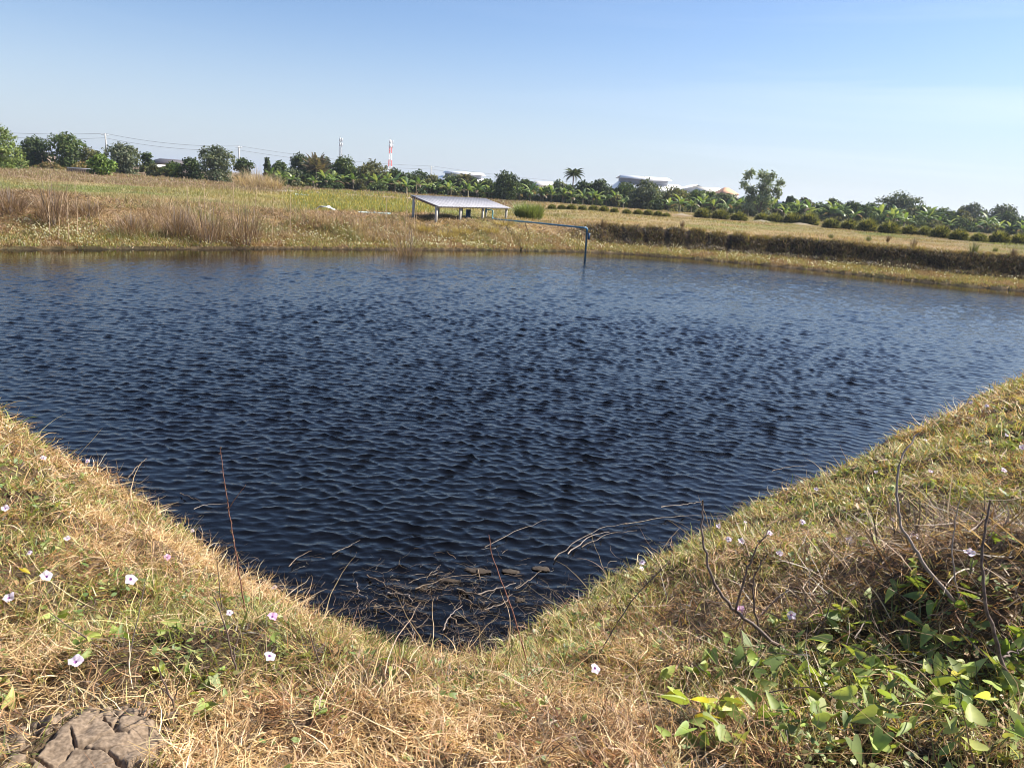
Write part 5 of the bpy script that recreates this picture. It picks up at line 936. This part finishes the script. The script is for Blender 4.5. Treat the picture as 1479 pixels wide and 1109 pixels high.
for i, pp in enumerate(sorted(FT, key=lambda t: t[0][0])):
    c = [P(float(a), float(b_), .018 + .012 * (j % 2)) for j, (a, b_) in enumerate(pp)]; g = c[0].copy(); c = np.array(c) - g; tt = np.linspace(0, len(c) - 1, 12); c = np.stack([np.interp(tt, np.arange(len(c)), c[:, k]) for k in range(3)], -1); c[1:-1] += rs.randn(10, 3) * [.006, .006, .004]
    b = MB(); b.tube(c, np.linspace(.0065, .0022, 12) * rnd.uniform(.6, 1.1), 6); o_ = b.build('floating_twig', [WTW, WTW2, GTW][i % 3], None, smooth=True); o_.location = g; tag(o_, '%s floating twig from the left on the dark water' % ordn(i), 'twig', 'twigs floating in the pond corner')
for i, (px, py, rx, ry) in enumerate([(690, 824, .16, .045), (737, 825, .10, .04), (781, 821, .11, .045), (612, 848, .05, .05), (648, 838, .13, .03), (750, 866, .05, .04)]):
    nu, nv = 26, 12; U, Vv = np.meshgrid(np.linspace(0, 6.2832, nu, endpoint=False), np.linspace(.05, 3.09, nv)); k = .35 + 1.2 * fbm(np.cos(U) * np.sin(Vv) * 2, np.sin(U) * np.sin(Vv) * 2 + np.cos(Vv) * 3 + i * 7, .33, 500, 4)
    V = np.stack([rx * .75 * k * np.sin(Vv) * np.cos(U), ry * 1.0 * k * np.sin(Vv) * np.sin(U), .006 * k * np.cos(Vv)], -1); idx = np.arange(nu * nv).reshape(nv, nu); Q = np.stack([idx[:-1], idx[1:], np.roll(idx, -1, 1)[1:], np.roll(idx, -1, 1)[:-1]], -1).reshape(-1, 4)
    tag(link('debris_lump', npmesh('debris_lump', V.reshape(-1, 3), Q, solid('rotten_fluff', (0.045, 0.032, 0.022), .95, nsc=40, bump=.6), smooth=True), None, P(float(px), float(py), .006)), ['longest brown debris lump floating left of the red stem tip', 'small brown debris lump between the two longer ones', 'brown debris lump at the root of the long floating twig', 'grey lump among the twigs in the pond corner, farthest left', 'flat brown debris lump just below the longest one', 'little grey lump right of the red stem'][i], 'debris', 'debris lumps in the pond corner')
# fine rotting fibres on the water and tiny sprigs standing in the shallows
n0 = 60000; px = rs.uniform(150, 1200, n0); py = rs.uniform(660, 950, n0); p = P(px, py, 0.); x, y = p[:, 0], p[:, 1]; ds = segdist(x, y, NR); k = inside(x, y, POLY)
cc_ = P(660., 890., 0.)[:2]; dc = np.hypot((x - cc_[0]) / 1.15, (y - cc_[1]) / .62); dens = np.exp(-(ds / .16) ** 2) * .25 + 0.8 * np.exp(-dc ** 2 * 1.2) * (.2 + .8 * sm(fbm(x, y, .3, 520, 3), .4, .6)); k &= rs.rand(n0) < dens * .42; x, y = x[k], y[k]; n = len(x); print('fibres', n)
c = pick([(0.10, 0.07, 0.045), (0.18, 0.12, 0.07), (0.30, 0.21, 0.12), (0.07, 0.05, 0.035)], n, .3)
v, q, c = blades(np.stack([x, y, np.full(n, .012) + rs.rand(n) * .02], -1), rs.rand(n) * 6.28, rs.uniform(.03, .22, n), rs.uniform(.0015, .0045, n), rs.uniform(1.25, 1.6, n), rs.uniform(-.1, .3, n), c, 6, .75, clamp=False)
v[:, 2] = np.clip(v[:, 2], .006, .09)
tag(link('floating_debris', npmesh('floating_debris', v, q, GRASS, c)), 'fine rotting fibres and sprigs floating at the near shore', 'floating debris', kind='stuff')
# loose soil crumbs round the mud slab
n = 420; a = rs.rand(n) * 6.28; r_ = .18 + .17 * rs.rand(n); x = mudc[0] + r_ * np.cos(a) - .05; y = mudc[1] + r_ * np.sin(a) * .8; k = (x < mudc[0] + .05) | (rs.rand(n) < .35); x, y = x[k], y[k]; z = ground(x, y); Vs = []; Qs = []
cube = np.array([[i, j, k_] for k_ in (-1, 1) for j in (-1, 1) for i in (-1, 1)], float); cf = np.array([[0, 2, 3, 1], [4, 5, 7, 6], [0, 1, 5, 4], [2, 6, 7, 3], [0, 4, 6, 2], [1, 3, 7, 5]])
for i in range(len(x)):
    s_ = .004 + .016 * rs.rand() ** 2; v = cube * s_ * (0.6 + .8 * rs.rand(8, 3)); g_ = rs.rand() * 6; v = v @ np.array([[math.cos(g_), -math.sin(g_), 0], [math.sin(g_), math.cos(g_), 0], [0, 0, .8]]); Vs.append(v + [x[i], y[i], z[i] + s_ * .4]); Qs.append(cf + 8 * i)
tag(link('soil_crumbs', npmesh('soil_crumbs', np.vstack(Vs), np.vstack(Qs), MUD)), 'loose brown soil crumbs around the mud slab', 'soil', kind='stuff')
# ------------------------------------------------------------------ haze in the air over the field
HZ = 0.0002
if HZ > 0:
    M_, n, l = mat('air_haze'); o = n.new('ShaderNodeOutputMaterial'); pv = n.new('ShaderNodeVolumePrincipled'); pv.inputs['Density'].default_value = HZ; pv.inputs['Color'].default_value = (0.78, 0.86, 1.0, 1); pv.inputs['Anisotropy'].default_value = 0.3
    l.new(pv.outputs[0], o.inputs['Volume']); b = MB(); b.box([0, 2500, 24], [7200, 7600, 52]); tag(b.build('haze', M_), 'thin pale haze over the field', 'haze', kind='stuff')
